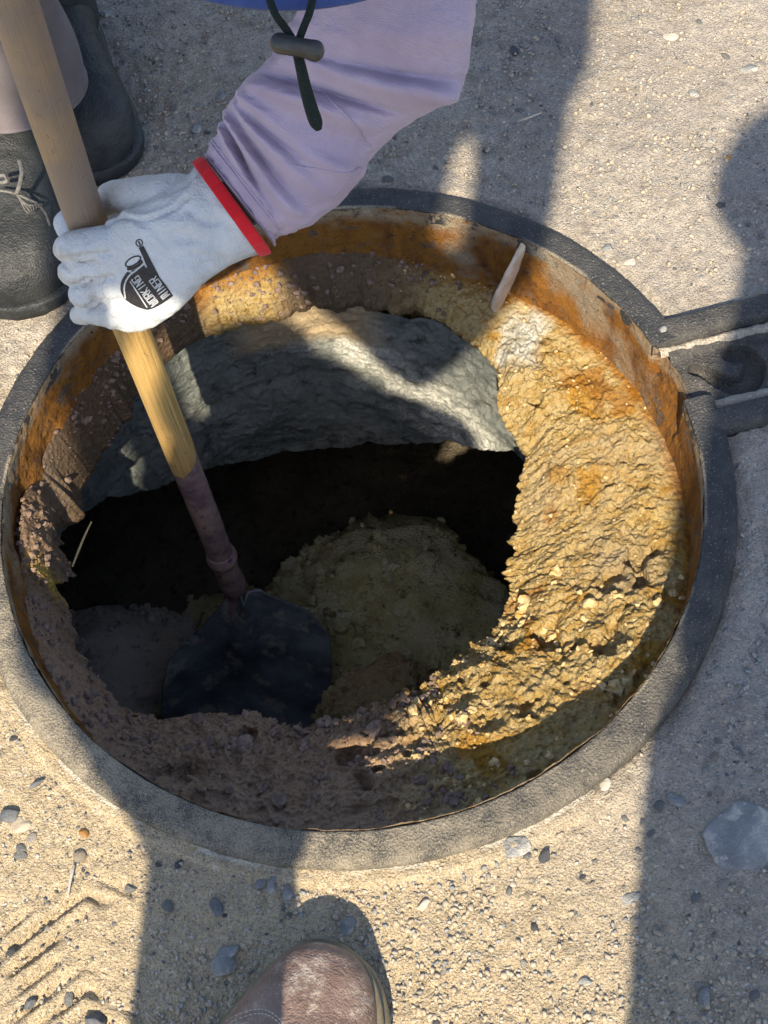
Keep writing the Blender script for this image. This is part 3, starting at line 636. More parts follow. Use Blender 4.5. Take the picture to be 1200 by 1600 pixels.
fing([PD(185, 452, 1.262), PD(132, 457, 1.285), PD(128, 460, 1.325), PD(165, 462, 1.37)], [.0136, .0124, .0120, .0105])
fing([PD(192, 488, 1.282), PD(144, 488, 1.310), PD(132, 490, 1.338), PD(124, 492, 1.36)], [.0132, .0116, .0100, .0080])
# index finger tip showing beyond the handle above the others
fing([PD(118, 372, 1.29), PD(106, 350, 1.295), PD(122, 338, 1.31)], [.0125, .0128, .0115])
# thumb
fing([PD(318, 318, 1.215), PD(262, 306, 1.215), PD(214, 304, 1.235), PD(180, 306, 1.262), PD(160, 318, 1.285)], [.0215, .0180, .0150, .0132, .0115])
gme = blob('glove', caps, .0018, 5)
co, no = mesh_np(gme)
wr = .0016*fbm(co*26, 3, 23)+.0010*ridged(co*np.array([60, 60, 60]), 2, 24)*.7
# knuckle creases and thumb seam
def crease(pxs, A, wd):
    global wr
    P = np.array([PD(x, y, d) for x, y, d in pxs]); P = cat(P, 40)
    # distance in image of the vertex to the polyline
    v = co-CAM; zz_ = v@CF; ix = 600+FPX*(v@CR)/zz_; iy = 800-FPX*(v@CU)/zz_
    pp = np.array([[600+FPX*((p-CAM)@CR)/((p-CAM)@CF), 800-FPX*((p-CAM)@CU)/((p-CAM)@CF)] for p in P])
    d = np.min(np.hypot(ix[:, None]-pp[None, :, 0], iy[:, None]-pp[None, :, 1]), 1)
    frn = (no@CF) < .1; wr = wr+np.where(frn, A*np.exp(-(d/wd)**2), 0)
crease([(168, 348, 1.2), (190, 333, 1.2), (225, 337, 1.2), (262, 325, 1.2), (290, 305, 1.2), (308, 280, 1.2)], .0022, 4)
crease([(166, 354, 1.2), (190, 340, 1.2), (225, 344, 1.2), (262, 332, 1.2), (292, 311, 1.2)], -.0026, 3)
crease([(98, 406, 1.2), (112, 404, 1.2), (130, 402, 1.2)], -.0022, 5); crease([(98, 412, 1.2), (108, 422, 1.2)], -.002, 4)
crease([(118, 446, 1.2), (140, 440, 1.2), (160, 438, 1.2)], -.0026, 5); crease([(122, 462, 1.2), (136, 470, 1.2), (146, 466, 1.2)], -.0022, 4)
crease([(138, 480, 1.2), (160, 476, 1.2), (172, 480, 1.2)], -.0024, 5)
crease([(280, 370, 1.2), (305, 375, 1.2), (330, 385, 1.2)], -.0028, 12); crease([(270, 400, 1.2), (300, 405, 1.2), (325, 418, 1.2)], -.0018, 9); crease([(255, 345, 1.2), (285, 352, 1.2), (300, 340, 1.2)], .0018, 10)
crease([(150, 430, 1.2), (172, 470, 1.2), (176, 508, 1.2)], .0022, 9)
for pl, A_, w_ in (([(128, 402), (150, 398), (170, 396)], -.0032, 4.5), ([(132, 439), (155, 436), (178, 434)], -.0034, 4.5), ([(144, 474), (166, 471), (186, 470)], -.0032, 4.5), ([(215, 345), (240, 360), (262, 385)], -.0016, 6), ([(295, 330), (315, 345), (340, 348)], -.0024, 6), ([(300, 395), (318, 400), (345, 402)], -.0022, 5), ([(262, 300), (285, 290), (300, 278)], -.0018, 5), ([(330, 300), (345, 325), (372, 345)], .0020, 9), ([(240, 318), (262, 312), (290, 300)], .0014, 6), ([(310, 420), (330, 412), (352, 408)], -.0020, 5), ([(200, 310), (206, 300), (205, 292)], -.0014, 4)):
    crease([(x, y, 1.2) for x, y in pl], A_, w_)
set_np(gme, co+no*wr[:, None])
glove = keep(link('glove', gme, M['glove']), W); glove['label'] = 'pale grey leather glove gripping the handle, red cuff edge and black emblem'
c_, a_, b_ = gsec[-1]; trp = [c_+a_*1.045*math.cos(x)+b_*1.06*math.sin(x) for x in np.linspace(0, 2*math.pi, 61)]
# trim band on the cuff rim
adir = gsec[-1][0]-gsec[-2][0]; adir /= np.linalg.norm(adir)
secs_t = [(c_+adir*s, a_*k, b_*k) for s, k in ((-.0060, 1.0), (-.0052, 1.045), (0, 1.07), (.0035, 1.06), (.0045, .98))]
Vt, Nt, pt_ = loft(secs_t, 24, 120, .85)
Vt += Nt*(.0012*fbm(Vt*60, 3, 4)+.0005*np.sign(np.sin(pt_*70))[None])[..., None]
tr_ = link('red_trim', grid_mesh('red_trim', Vt, True, True), M['red'], glove); tr_.matrix_parent_inverse = Matrix.Identity(4)
# --- emblem printed on the back of the glove, cut into small faces laid on the leather
bvh = BVHTree.FromPolygons([v.co for v in gme.vertices], [p.vertices[:] for p in gme.polygons])
LET = {'W': [[(0, 1), (0, 0), (1, 0), (1, 1)], [(.5, 0), (.5, .75)]], 'O': [[(0, 0), (0, 1), (1, 1), (1, 0), (0, 0)]], 'R': [[(0, 0), (0, 1), (1, 1), (1, .5), (0, .5)], [(.45, .5), (1, 0)]],
       'K': [[(0, 0), (0, 1)], [(1, 1), (.05, .5), (1, 0)]], 'I': [[(.5, 0), (.5, 1)]], 'N': [[(0, 0), (0, 1), (1, 0), (1, 1)]], 'G': [[(1, .85), (1, 1), (0, 1), (0, 0), (1, 0), (1, .5), (.55, .5)]],
       'M': [[(0, 0), (0, 1), (1, 1), (1, 0)], [(.5, 1), (.5, .2)]], 'E': [[(1, 1), (0, 1), (0, 0), (1, 0)], [(0, .5), (.85, .5)]]}
cell = .36; gx = np.arange(0, 150, cell); gy = np.arange(0, 140, cell); GX, GY = np.meshgrid(gx, gy); GX = GX*8; GY = GY*8   # crop units (8 per photo pixel)
def inpoly(poly):
    poly = np.array(poly, float); ins = np.zeros(GX.shape, bool); n = len(poly)
    for i in range(n):
        (x1, y1), (x2, y2) = poly[i], poly[(i+1) % n]
        if y1 == y2: continue
        c = ((y1 > GY) != (y2 > GY)) & (GX < (x2-x1)*(GY-y1)/(y2-y1)+x1); ins ^= c
    return ins
def stroke(pts, wd):
    d = np.full(GX.shape, 1e9)
    for (a, b), (c, e) in zip(pts[:-1], pts[1:]):
        t = np.clip(((GX-a)*(c-a)+(GY-b)*(e-b))/max(1e-9, (c-a)**2+(e-b)**2), 0, 1); d = np.minimum(d, np.hypot(GX-a-t*(c-a), GY-b-t*(e-b)))
    return d < wd
body = cat([(235, 515), (200, 560), (165, 620), (147, 700), (160, 780), (210, 860), (300, 925), (400, 968), (505, 988), (650, 925), (806, 815)], 60)
mask = inpoly([tuple(b) for b in body]+[(700, 660), (640, 590), (435, 190), (375, 215), (430, 330), (470, 440), (440, 415), (400, 440), (330, 490)])
mask &= ~stroke([tuple(b) for b in cat([(470, 455), (445, 422), (395, 455), (330, 510), (285, 540), (240, 590), (205, 660), (195, 740), (208, 840)], 50)], 11)
mask &= ~stroke([(230, 505), (285, 520)], 9)
el = [(305+105*math.cos(a)*math.cos(-.52)-46*math.sin(a)*math.sin(-.52), 385+105*math.cos(a)*math.sin(-.52)+46*math.sin(a)*math.cos(-.52)) for a in np.linspace(0, 2*math.pi, 40)]
mask |= stroke(el, 9); mask |= inpoly([(228, 462), (300, 452), (360, 420), (410, 362), (432, 402), (385, 452), (310, 492), (236, 500)])
mask |= stroke([(383+40*math.cos(a), 155+42*math.sin(a)) for a in np.linspace(0, 2*math.pi, 30)], 7); mask |= stroke([(375, 140), (392, 172)], 10)
mask &= ~stroke([(270, 640), (478, 958)], 8)
def text(word, org, u, dn, adv, h, wdt, sw):
    global mask
    for k, ch in enumerate(word):
        for ln in LET[ch]:
            pts = [(org[0]+u[0]*(k*adv+x*wdt)-dn[0]*h*y, org[1]+u[1]*(k*adv+x*wdt)-dn[1]*h*y) for x, y in ln]; mask &= ~stroke(pts, sw)
u_ = np.array([-.60, -.80]); u_ /= np.linalg.norm(u_); dn_ = np.array([-u_[1], u_[0]])
text('WORKING', (617, 893), u_, dn_, 62, 100, 42, 7.5); text('MINER', (760, 795), u_, dn_, 60, 105, 42, 7.5)
vid = {}; evs, efs = [], []
def gv(i, j):
    if (i, j) in vid: return vid[(i, j)]
    x, y = 170+j*cell-cell/2, 360+i*cell-cell/2; dv = Vector(px_dir(x, y)).normalized(); hit = bvh.ray_cast(Vector(CAM), dv)
    r = -1
    if hit[0] is not None: r = len(evs); evs.append(hit[0]+hit[1]*.00035)
    vid[(i, j)] = r; return r
for i, j in np.argwhere(mask):
    f = [gv(i, j), gv(i, j+1), gv(i+1, j+1), gv(i+1, j)]
    if min(f) >= 0: efs.append(f)
em = link('emblem', raw_mesh('emblem', evs, efs), M['print'], glove); em.matrix_parent_inverse = Matrix.Identity(4)
em['label'] = 'black printed emblem reading WORKING MINER'
# --- trousers and boots
def zsec(L, Rr, z, thick):
    a = PZ(*L, z); b = PZ(*Rr, z); c = (a+b)/2; v = (b-a)/2; v[2] = 0; n = np.array([-v[1], v[0], 0]); n /= np.linalg.norm(n); return (c, v, n*thick)
hc = PZ(52, 205, .12)
def leg_secs(pts, rx, ry): return [(np.array(p, float), np.array([a, .0, 0]), np.array([0, b, .0])) for p, a, b in zip(pts, rx, ry)]
hemc = PZ(14, 122, .125)
lp = [hemc+[0, 0, -.006], hemc, hemc+[-.006, .01, .08], hemc+[-.012, .03, .2], hemc+[-.02, .05, .38], hemc+[.0, .10, .60], hemc+[.06, .16, .72]]
V, N, ph2 = loft([(p, np.array([a*.93, -a*.36, 0]), np.array([b*.36, b*.93, 0])) for p, a, b in zip(lp, [.078, .080, .080, .082, .09, .11, .15], [.060, .062, .064, .07, .08, .10, .12])], 160, 90)
hw = .004*fbm(V*np.array([14, 14, 9]), 3, 33)+.0022*np.sin(V[..., 2]*70+3*np.cos(ph2)[None]); V += N*hw[..., None]
tro = keep(link('trousers', grid_mesh('trousers', V, True, True, cap1=True), M['trouser']), W)
md = tro.modifiers.new('t', 'SOLIDIFY'); md.thickness = .0025
def boot(toe, heel, wdt, label=None):
    toe = np.array(toe, float); heel = np.array(heel, float); d = toe-heel; L = np.linalg.norm(d); d /= L; s = np.array([-d[1], d[0], 0])
    st = [(0, .034, .075, .05), (.12, .040, .110, .07), (.32, .040, .115, .07), (.45, .041, .098, .06), (.60, .046, .082, .05), (.78, .049, .070, .045), (.90, .044, .060, .04), (.97, .030, .048, .032), (1, .012, .034, .022)]
    C = [(heel+d*L*f+np.array([0, 0, h*.5+.006]), s*a*wdt, np.array([0, 0, h*.5])) for f, a, h, _ in st]
    V, N, p_ = loft(C, 90, 56, .82); V += N*(.0018*fbm(V*40, 3, 41))[..., None]
    root = keep(link('boot', grid_mesh('boot', V, True, True, cap0=True, cap1=True), M['boot']), W)
    C2 = [(heel+d*(L*f*1.03-.004)+np.array([0, 0, .010]), s*(a*wdt+.005), np.array([0, 0, .010])) for f, a, h, _ in st]
    V, N, p_ = loft(C2, 70, 48, .45); so_ = link('sole', grid_mesh('sole', V, True, True, cap0=True, cap1=True), M['boot'], root); so_.matrix_parent_inverse = Matrix.Identity(4)
    sh = tube('shaft', [heel+d*L*.20+np.array([0, 0, .05]), heel+d*L*.20+np.array([0, 0, .11]), heel+d*L*.18+np.array([0, 0, .20])], [(.047*wdt, .055), (.048*wdt, .054), (.046, .052)], 20, 40, up=(d[0], d[1], 0))
    so2 = link('shaft', sh, M['boot'], root); so2.matrix_parent_inverse = Matrix.Identity(4); return root, d, s, L, heel
b1, d1, s1_, L1, h1 = boot(PZ(48, 492), PZ(10, 175), 1.12)
b2, d2, s2_, L2, h2 = boot(PZ(160, 285, .0), PZ(88, 40), 1.05)
# laces
lc = PZ(30, 312, .105)
def lace(pts, r=.0016): o = link('lace', tube('lace', pts, r, 40, 8), M['lace'], b1); o.matrix_parent_inverse = Matrix.Identity(4)
lace([PZ(30, 250, .135), PZ(34, 270, .13), PZ(27, 300, .118), PZ(22, 302, .112)], .0022)
lace([PZ(-10, 278, .122), PZ(6, 274, .126), PZ(10, 283, .122), PZ(-4, 286, .116)], .002)
lace([PZ(-10, 296, .11), PZ(22, 302, .112), PZ(45, 312, .106), PZ(58, 318, .1), PZ(70, 332, .085), PZ(78, 352, .07)], .0012)
for k in range(7): lace([PZ(24, 303, .112), PZ(32+k*2, 314+k, .104), PZ(38+k*4.5, 326-k*1.2, .098), PZ(44+k*3, 334-k*2, .092)], .0006)
# --- hat with cord and toggle (chin cord hangs below the brim)
hcen = PD(432, -525, .80); toc = CAM-hcen; toc /= np.linalg.norm(toc); hn = toc+.55*np.array([0, 0, 1]); hn /= np.linalg.norm(hn)
he = CR-hn*(CR@hn); he /= np.linalg.norm(he); hf = np.cross(hn, he)
na, nb2 = 120, 40; aa, bb_ = np.meshgrid(np.linspace(0, 2*math.pi, na, endpoint=False), np.linspace(0, 1, nb2))
rb = np.where(bb_ < .55, .09+(.172-.09)*(bb_/.55), .09)
prof_h = [(.174, -.002), (.170, .001), (.135, .006), (.098, .012), (.094, .016), (.092, .05), (.086, .09), (.06, .112), (.02, .118), (.001, .119)]
Ph = cat(prof_h, nb2); Vh = hcen+(he[None, None]*np.cos(aa)[..., None]+hf[None, None]*np.sin(aa)[..., None])*Ph[:, 0][:, None, None]+hn[None, None]*(Ph[:, 1][:, None, None]+(.006*np.sin(aa*3+1)*sstep(.1, .17, Ph[:, 0])[:, None])[..., None])
hat = keep(link('hat', grid_mesh('hat', Vh, True, True), M['denim']), W); md = hat.modifiers.new('t', 'SOLIDIFY'); md.thickness = .003
def ch(name, pts, r, mat, n=40, m=14): o = link(name, tube(name, pts, r, n, m), M[mat], hat); o.matrix_parent_inverse = Matrix.Identity(4); return o
ch('cord', [PD(418, -10, .80), PD(430, 22, .80), PD(446, 44, .805), PD(460, 66, .808), PD(466, 82, .81)], .0021, 'cord')
ch('cord', [PD(490, -10, .80), PD(484, 18, .80), PD(474, 44, .803), PD(466, 66, .806), PD(464, 82, .81)], .0021, 'cord')
ch('cord', [PD(464, 80, .812), PD(470, 105, .815), PD(478, 140, .822), (PD(487, 172, .828)), PD(494, 192, .832), PD(498, 203, .834)], [.0026, .0030, .0034, .0037, .0036, .0018], 'cord')
ch('cord_lock', [PD(432, 66, .81), PD(435, 67, .806), PD(452, 71, .804), PD(478, 76, .804), PD(494, 80, .806), PD(499, 81, .81)], [.003, .0054, .0051, .0051, .0056, .003], 'toggle', 40, 24)
# --- body inside the clothes and the rest of the clothing
head = hcen-hn*.03
shL = PD(715, -515, .93); elb = PD(572, 108, 1.09); wrL = PD(375, 315, 1.225)
neckb = head+np.array([-.02, .15, -.02]); shR = neckb*2-shL+np.array([-.02, .02, .03]); shR[2] = max(shR[2], .60)
pel = np.array([-.16, .78, .80]); chest = (shL+shR)/2+np.array([0, .06, -.02]); spine = (chest+pel)/2+np.array([0, 0, .05])
hip1 = pel+[-.1, 0, -.02]; kn1 = hemc+[-.02, .05, .40]; an1 = hemc+[0, .03, -.06]; gripR = PD(-75, -285, dpole(-285)); 
bc = [(pel, .12, spine, .12), (spine, .12, chest, .13), (chest, .11, shL, .05), (chest, .11, shR, .05), (chest, .06, neckb, .055), (neckb, .05, head-hn*.04, .055), (head-hn*.04, .078, head+hn*.05, .082), (head-hn*.09-toc*-.02, .045, head-hn*.04, .075),
      (shL, .036, elb, .024), (elb, .024, PD(465, 222, 1.165), .026), (PD(465, 222, 1.165), .026, wrL, .024), (pel, .11, hip1, .09), (hip1, .085, kn1, .055), (kn1, .05, an1, .038), (pel, .11, pel+[.1, .0, -.02], .09), (pel+[.1, 0, -.02], .085, kn1+[.08, .08, 0], .055), (kn1+[.08, .08, 0], .05, h2+[.02, -.02, .08], .038)]
elR = (shR+gripR)/2+np.array([-.08, .0, .05]); bc += [(shR, .042, elR, .034), (elR, .034, gripR+(elR-gripR)*.25, .026)]
wb = keep(link('body', blob('body', bc, .011, 4), M['skin']), W)
tor = [(pel, .135, spine, .14), (spine, .14, chest, .15), (chest, .12, shL, .066), (chest, .12, shR, .066)]
keep(link('shirt', blob('shirt', tor, .012, 6), M['shirt']), W)
V, N, _p = loft(tube_secs([shR, (shR+elR)/2, elR, (elR+gripR)/2, gripR+(elR-gripR)*.22], [.068, .06, .055, .052, .046]), 80, 50); V += N*(.004*fbm(V*20, 3, 3))[..., None]
keep(link('shirt_sleeve', grid_mesh('shirt_sleeve', V, True, True), M['shirt']), W)
tl2 = [(pel, .135, hip1, .11), (pel, .135, pel+[.1, 0, -.02], .11), (hip1, .105, kn1, .085), (pel+[.1, 0, -.02], .105, kn1+[.08, .08, 0], .078), (kn1+[.08, .08, 0], .075, h2+[.0, .0, .15], .06)]
keep(link('trousers', blob('trousers', tl2, .012, 6), M['trouser']), W)
# gloved right hand higher on the handle
pax = (pole_pt(0)-PD(-75, -285, dpole(-285))); pax /= np.linalg.norm(pax); wdir = elR-gripR; wdir -= pax*(wdir@pax); wdir /= np.linalg.norm(wdir); ndir = np.cross(pax, wdir)
gc = [(gripR+wdir*.03+ndir*.02-pax*.03, .022, gripR+wdir*.03+ndir*.02+pax*.03, .022), (gripR+wdir*.03+ndir*.015, .034, gripR+(elR-gripR)*.26, .040)]
for k, (o_f, ln) in enumerate(((-.038, .9), (-.013, 1.0), (.013, .97), (.036, .85))):
    b0 = gripR+pax*o_f; gc += [(b0+wdir*.035+ndir*.03, .014, b0-wdir*.012*ln+ndir*.034, .0135), (b0-wdir*.012*ln+ndir*.034, .0135, b0-wdir*.034*ln+ndir*.004, .0125), (b0-wdir*.034*ln+ndir*.004, .0125, b0-wdir*.012-ndir*.030, .0115)]
gc += [(gripR+wdir*.05-pax*.03, .018, gripR+wdir*.015-pax*.06-ndir*.02, .014), (gripR+wdir*.015-pax*.06-ndir*.02, .014, gripR-wdir*.01-pax*.05-ndir*.034, .012)]
keep(link('glove', blob('glove', gc, .0035, 5), M['glove']), W)

# ------------------------------------------------------------------ person whose shoe shows at the near edge
Pp = empty('person', PZ(480, 1700))
tag(Pp, 'person standing at the near edge of the hole, only a scuffed brown leather shoe showing', 'person')
out_px = [(300, 1660), (345, 1597), (392, 1548), (432, 1503), (466, 1481), (505, 1473), (545, 1483), (575, 1511), (594, 1556), (600, 1610), (598, 1680)]
# shoe: lengthwise stations heel->toe, in ground plane; axis from outline
ctrs = [((200, 1990), (400, 2060), .03), ((240, 1880), (480, 1950), .09), ((290, 1760), (545, 1830), .105), ((310, 1670), (588, 1720), .082), ((352, 1606), (600, 1640), .066), ((388, 1562), (598, 1586), .060), ((424, 1521), (586, 1540), .054), ((452, 1497), (566, 1508), .046), ((478, 1486), (535, 1489), .034), ((500, 1482), (512, 1483), .022)]
C = []
for L_, R_, h in ctrs:
    a = PZ(*L_, .012); b = PZ(*R_, .012); c = (a+b)/2; C.append((c+np.array([0, 0, h*.42]), (b-a)/2*.93, np.array([0, 0, h*.58])))
V, N, p_ = loft(C, 150, 90, .86); V[..., 2] = np.maximum(V[..., 2], .010)
V += N*(.0011*fbm(V*45, 3, 14)+.0004*fbm(V*160, 2, 15))[..., None]
shoe = keep(link('shoe', grid_mesh('shoe', V, True, True, cap0=True, cap1=True), M['brown']), Pp); shoe['label'] = 'scuffed brown leather safety shoe with rounded toe'
def rimsecs(grow, z, h):
    o = []
    for k, (L_, R_, _) in enumerate(ctrs):
        a = PZ(*L_, .012); b = PZ(*R_, .012); c = (a+b)/2; v = (b-a)/2; f = (np.linalg.norm(v)+grow)/np.linalg.norm(v); fw = 0
        o.append((c+np.array([.0, .0, z]), v*f, np.array([0, 0, h])))
    d = o[-1][0]-o[-2][0]; d[2] = 0; d /= np.linalg.norm(d)
    o[-1] = (o[-1][0]+d*grow*.8, o[-1][1]*1.0, o[-1][2]); o[-2] = (o[-2][0]+d*grow*.6, o[-2][1], o[-2][2]); return o
V, N, p_ = loft(rimsecs(.0055, .0015, .0135), 140, 64, .42); s_ = link('sole', grid_mesh('sole', V, True, True, cap0=True, cap1=True), M['sole'], shoe); s_.matrix_parent_inverse = Matrix.Identity(4)
V, N, p_ = loft(rimsecs(.0012, .0185, .0075), 140, 64, .6); s_ = link('welt', grid_mesh('welt', V, True, True, cap0=True, cap1=True), M['sole'], shoe); s_.matrix_parent_inverse = Matrix.Identity(4)
# toe cap seam: two rows of stitches
sb = BVHTree.FromPolygons([v.co for v in shoe.data.vertices], [p.vertices[:] for p in shoe.data.polygons])
for off in (0, 7):
    arc_ = cat([(345, 1600+off*1.3), (372, 1585+off), (400, 1577+off), (420, 1580+off), (440, 1596+off), (452, 1622+off), (456, 1650+off)], 46)
    vs, fs = [], []
    for k in range(0, 45, 2):
        pa, pb = arc_[k], arc_[k]+(arc_[k+1]-arc_[k])*1.3; ends = []
        for q_ in (pa, pb):
            hit = sb.ray_cast(Vector(CAM), Vector(px_dir(*q_)).normalized()); ends.append(np.array(hit[0]+hit[1]*.0005) if hit[0] is not None else None)
        if ends[0] is None or ends[1] is None: continue
        Vc, Nc, _ = loft(tube_secs(ends, .0007), 3, 6); b = len(vs); vs += list(Vc.reshape(-1, 3))
        for i in range(2):
            for j in range(6): fs.append((b+i*6+j, b+i*6+(j+1) % 6, b+(i+1)*6+(j+1) % 6, b+(i+1)*6+j))
    st_ = link('stitching', raw_mesh('stitching', vs, fs), M['thread'], shoe); st_.matrix_parent_inverse = Matrix.Identity(4)
ank = PZ(330, 1880, .10); kneeP = SP(-.235, .47, -.76); hipP = SP(-.25, .60, -.98); sho = SP(-.26, .80, -1.15); hdP = SP(-.275, .965, -1.17)
an2 = np.array([hipP[0]-.02, hipP[1]-.06, .08]); kn2 = (hipP+an2)/2+np.array([0, .04, 0])
y1, y2, y3 = -.98, -1.10, -1.16
wst = SP(-.238, .58, -1.0); sho = SP(-.248, .79, y3); nkP = SP(-.28, .93, y3); hdP = SP(-.288, .985, y3)
sL_, sR_ = SP(-.392, .79, y3), SP(-.095, .77, y3)
lel, lha = SP(-.315, .67, -1.10), SP(-.26, .62, -1.02); rel, rha = SP(-.140, .615, -1.10), SP(-.215, .63, -1.0)
pb = [(ank, .04, kneeP, .048), (kneeP, .048, hipP, .055), (an2, .04, kn2, .045), (kn2, .045, hipP, .055), (hipP, .055, wst, .055), (wst, .06, sho, .11), (sho, .09, sL_, .05), (sho, .09, sR_, .05),
      (sL_, .042, lel, .036), (lel, .034, lha, .024), (sR_, .042, rel, .036), (rel, .034, rha, .024), (sho, .09, nkP, .05), (nkP, .048, hdP, .062)]
keep(link('body', blob('body', pb, .011, 4), M['skin']), Pp)
tp = [(ank, .05, kneeP, .057), (kneeP, .057, hipP, .062), (an2, .05, kn2, .055), (kn2, .055, hipP, .062)]
keep(link('trousers', blob('trousers', tp, .010, 4), M['trouser']), Pp)
tj = [(hipP, .066, wst, .066), (wst, .068, sho, .13), (sho, .12, sL_, .062), (sho, .12, sR_, .062), (sho, .13, SP(-.262, .87, y3), .10), (sL_, .055, lel, .046), (lel, .045, lha, .036), (sR_, .055, rel, .046), (rel, .045, rha, .036)]
keep(link('jacket', blob('jacket', tj, .011, 4), M['denim']), Pp)
keep(link('hair', blob('hair', [(hdP+np.array([0, -.01, .0]), .066, hdP+np.array([0, -.006, .02]), .064)], .008, 3), M['hair']), Pp)
sh2 = tube('shoe', [an2+[0, -.06, -.05], an2+[0, .02, -.035], an2+[0, .10, -.05], an2+[0, .18, -.06]], [(.035, .03), (.04, .045), (.045, .028), (.03, .02)], 30, 24)
keep(link('shoe', sh2, M['brown']), Pp)

# ------------------------------------------------------------------ unseen figure added behind the camera, outline and gaps shaped to cast shade
Hh = empty('person', SP(-.43, 0.0, -1.05)*np.array([1, 1, 0]))
tag(Hh, 'unseen figure added behind the camera, shaped to shade the glove and far ground', 'person')
def hq(x, z, y=-1.08): return SP(x, z, y)
hw_ = hq(-.410, .80); hch = hq(-.36, 1.385); hshR = hq(.015, 1.42); hel = hq(-.112, .945); hfa = hq(-.235, 1.215); hshL = hq(-.42, 1.42); hhd = hq(-.17, 1.66)
hkn = hq(-.25, .52, -1.12); hft = np.array([hkn[0]-.04, -1.18, .06])
hb = [(hft, .05, hkn, .05), (hq(-.37, 1.30), .06, hq(-.27, 1.275), .062), (hq(-.415, 1.57), .08, hq(-.2, 1.63), .10), (hkn, .05, hq(-.335, .70, -1.03), .048), (hq(-.335, .70, -1.03), .048, hw_, .037), (hw_, .037, hq(-.422, 1.10), .044), (hq(-.422, 1.10), .044, hq(-.402, 1.18), .064), (hq(-.402, 1.18), .064, hq(-.415, 1.32), .05), (hq(-.415, 1.34), .06, hch, .09), (hch, .095, hshR, .075), (hshR, .075, hq(.035, 1.52), .065), (hshL, .07, hch, .09), (hch, .10, hq(-.2, 1.46), .12),
      (hshR, .06, hq(.0, 1.2), .045), (hq(-.002, 1.2), .046, hq(-.018, 1.11), .042), (hq(-.018, 1.11), .040, hel, .036), (hel, .036, hq(-.17, 1.08), .042), (hq(-.17, 1.08), .045, hfa, .045), (hfa, .05, hq(-.27, 1.30), .06), (hq(-.152, 1.24), .080, hq(-.16, 1.385), .115), (hq(-.118, 1.05), .040, hq(-.130, 1.14), .058), (hq(-.2, 1.47), .11, hhd, .10), (hq(-.4, 1.5), .08, hq(-.38, 1.56), .07)]
keep(link('jacket', blob('jacket', hb[1:], .012, 4), M['trouser']), Hh)
keep(link('body', blob('body', [(hft, .04, hkn, .04), (hkn, .04, hw_, .04), (hq(-.2, 1.47), .08, hhd, .085), (hhd, .085, hhd+np.array([0, 0, .06]), .08), (hw_, .035, hq(-.43, 1.15), .035), (hq(-.43, 1.15), .035, hq(-.415, 1.34), .045), (hq(-.415, 1.34), .05, hq(-.2, 1.47), .08)], .012, 4), M['skin']), Hh)
keep(link('shoe', tube('shoe', [hft+[0, -.06, -.02], hft+[0, .0, -.015], hft+[0, .09, -.035], hft+[0, .16, -.045]], [(.036, .034), (.042, .045), (.047, .028), (.032, .018)], 30, 24), M['brown']), Hh)

# ------------------------------------------------------------------ bystander outside the frame on the right, whose shadow falls along the right side
B = empty('person', SP(.36, 0.0, -1.22)*np.array([1, 1, 0]))
tag(B, 'bystander in dark work clothes standing right of the camera, shadow along the right edge', 'person')
def bp(x, z, y=-1.22): return SP(x, z, y)
hipB = bp(.30, .62); midB = bp(.345, .80); shB = bp(.42, 1.20)
kneeL = bp(.135, .08); footL = kneeL+np.array([.02, -.02, 0]); footL[2] = .07; hipL = bp(.205, .52); footR = footL+np.array([.30, -.06, 0]); kneeR = bp(.40, .07); hipR = bp(.38, .52)
elB = bp(.262, 1.15, -1.17); haB = bp(.33, 1.0, -1.12); topB = bp(.40, 1.04)
bb3 = [(footL, .045, kneeL, .07), (kneeL, .07, hipL, .085), (footR, .045, kneeR, .07), (kneeR, .07, hipR, .085), (hipB, .14, topB, .16), (shB-[.12, 0, .05], .07, shB+[.14, 0, -.05], .07), (shB, .06, shB+[0, .03, .12], .055), (shB+[0, .04, .17], .085, shB+[0, .04, .22], .085), (shB-[.14, 0, .05], .055, elB, .05), (elB, .045, haB, .035), (haB, .035, haB+np.array([.06, .02, -.02]), .026), (shB+[.16, 0, -.05], .055, shB+[.20, .03, -.33], .045), (shB+[.20, .03, -.33], .04, shB+[.12, .16, -.48], .03)]
keep(link('body', blob('body', bb3, .012, 4), M['skin']), B)
keep(link('trousers', blob('trousers', [(footL+[0, 0, .03], .065, kneeL, .085), (kneeL, .085, hipL, .10), (footR+[0, 0, .03], .065, kneeR, .085), (kneeR, .085, hipR, .11), (hipL, .10, hipR, .11)], .012, 5), M['trouser']), B)
keep(link('jacket', blob('jacket', [(hipB, .165, midB, .176), (midB, .172, topB, .170), (topB, .165, shB-[0, 0, .08], .13), (shB-[.12, 0, .05], .09, shB+[.14, 0, -.05], .09), (shB-[.14, 0, .05], .066, elB, .062), (elB, .058, haB, .05), (shB+[.16, 0, -.05], .066, shB+[.20, .03, -.33], .055), (shB+[.20, .03, -.33], .05, shB+[.12, .16, -.48], .04)], .012, 5), M['denim']), B)
for f in (footL, footR):
    keep(link('shoe', tube('shoe', [f+[0, -.07, -.03], f+[0, .0, -.02], f+[0, .09, -.04], f+[0, .17, -.05]], [(.036, .034), (.042, .05), (.047, .03), (.032, .022)], 30, 24), M['brown']), B)
keep(link('hair', blob('hair', [(shB+[0, .03, .20], .088, shB+[0, .03, .245], .086)], .010, 3), M['hair']), B)

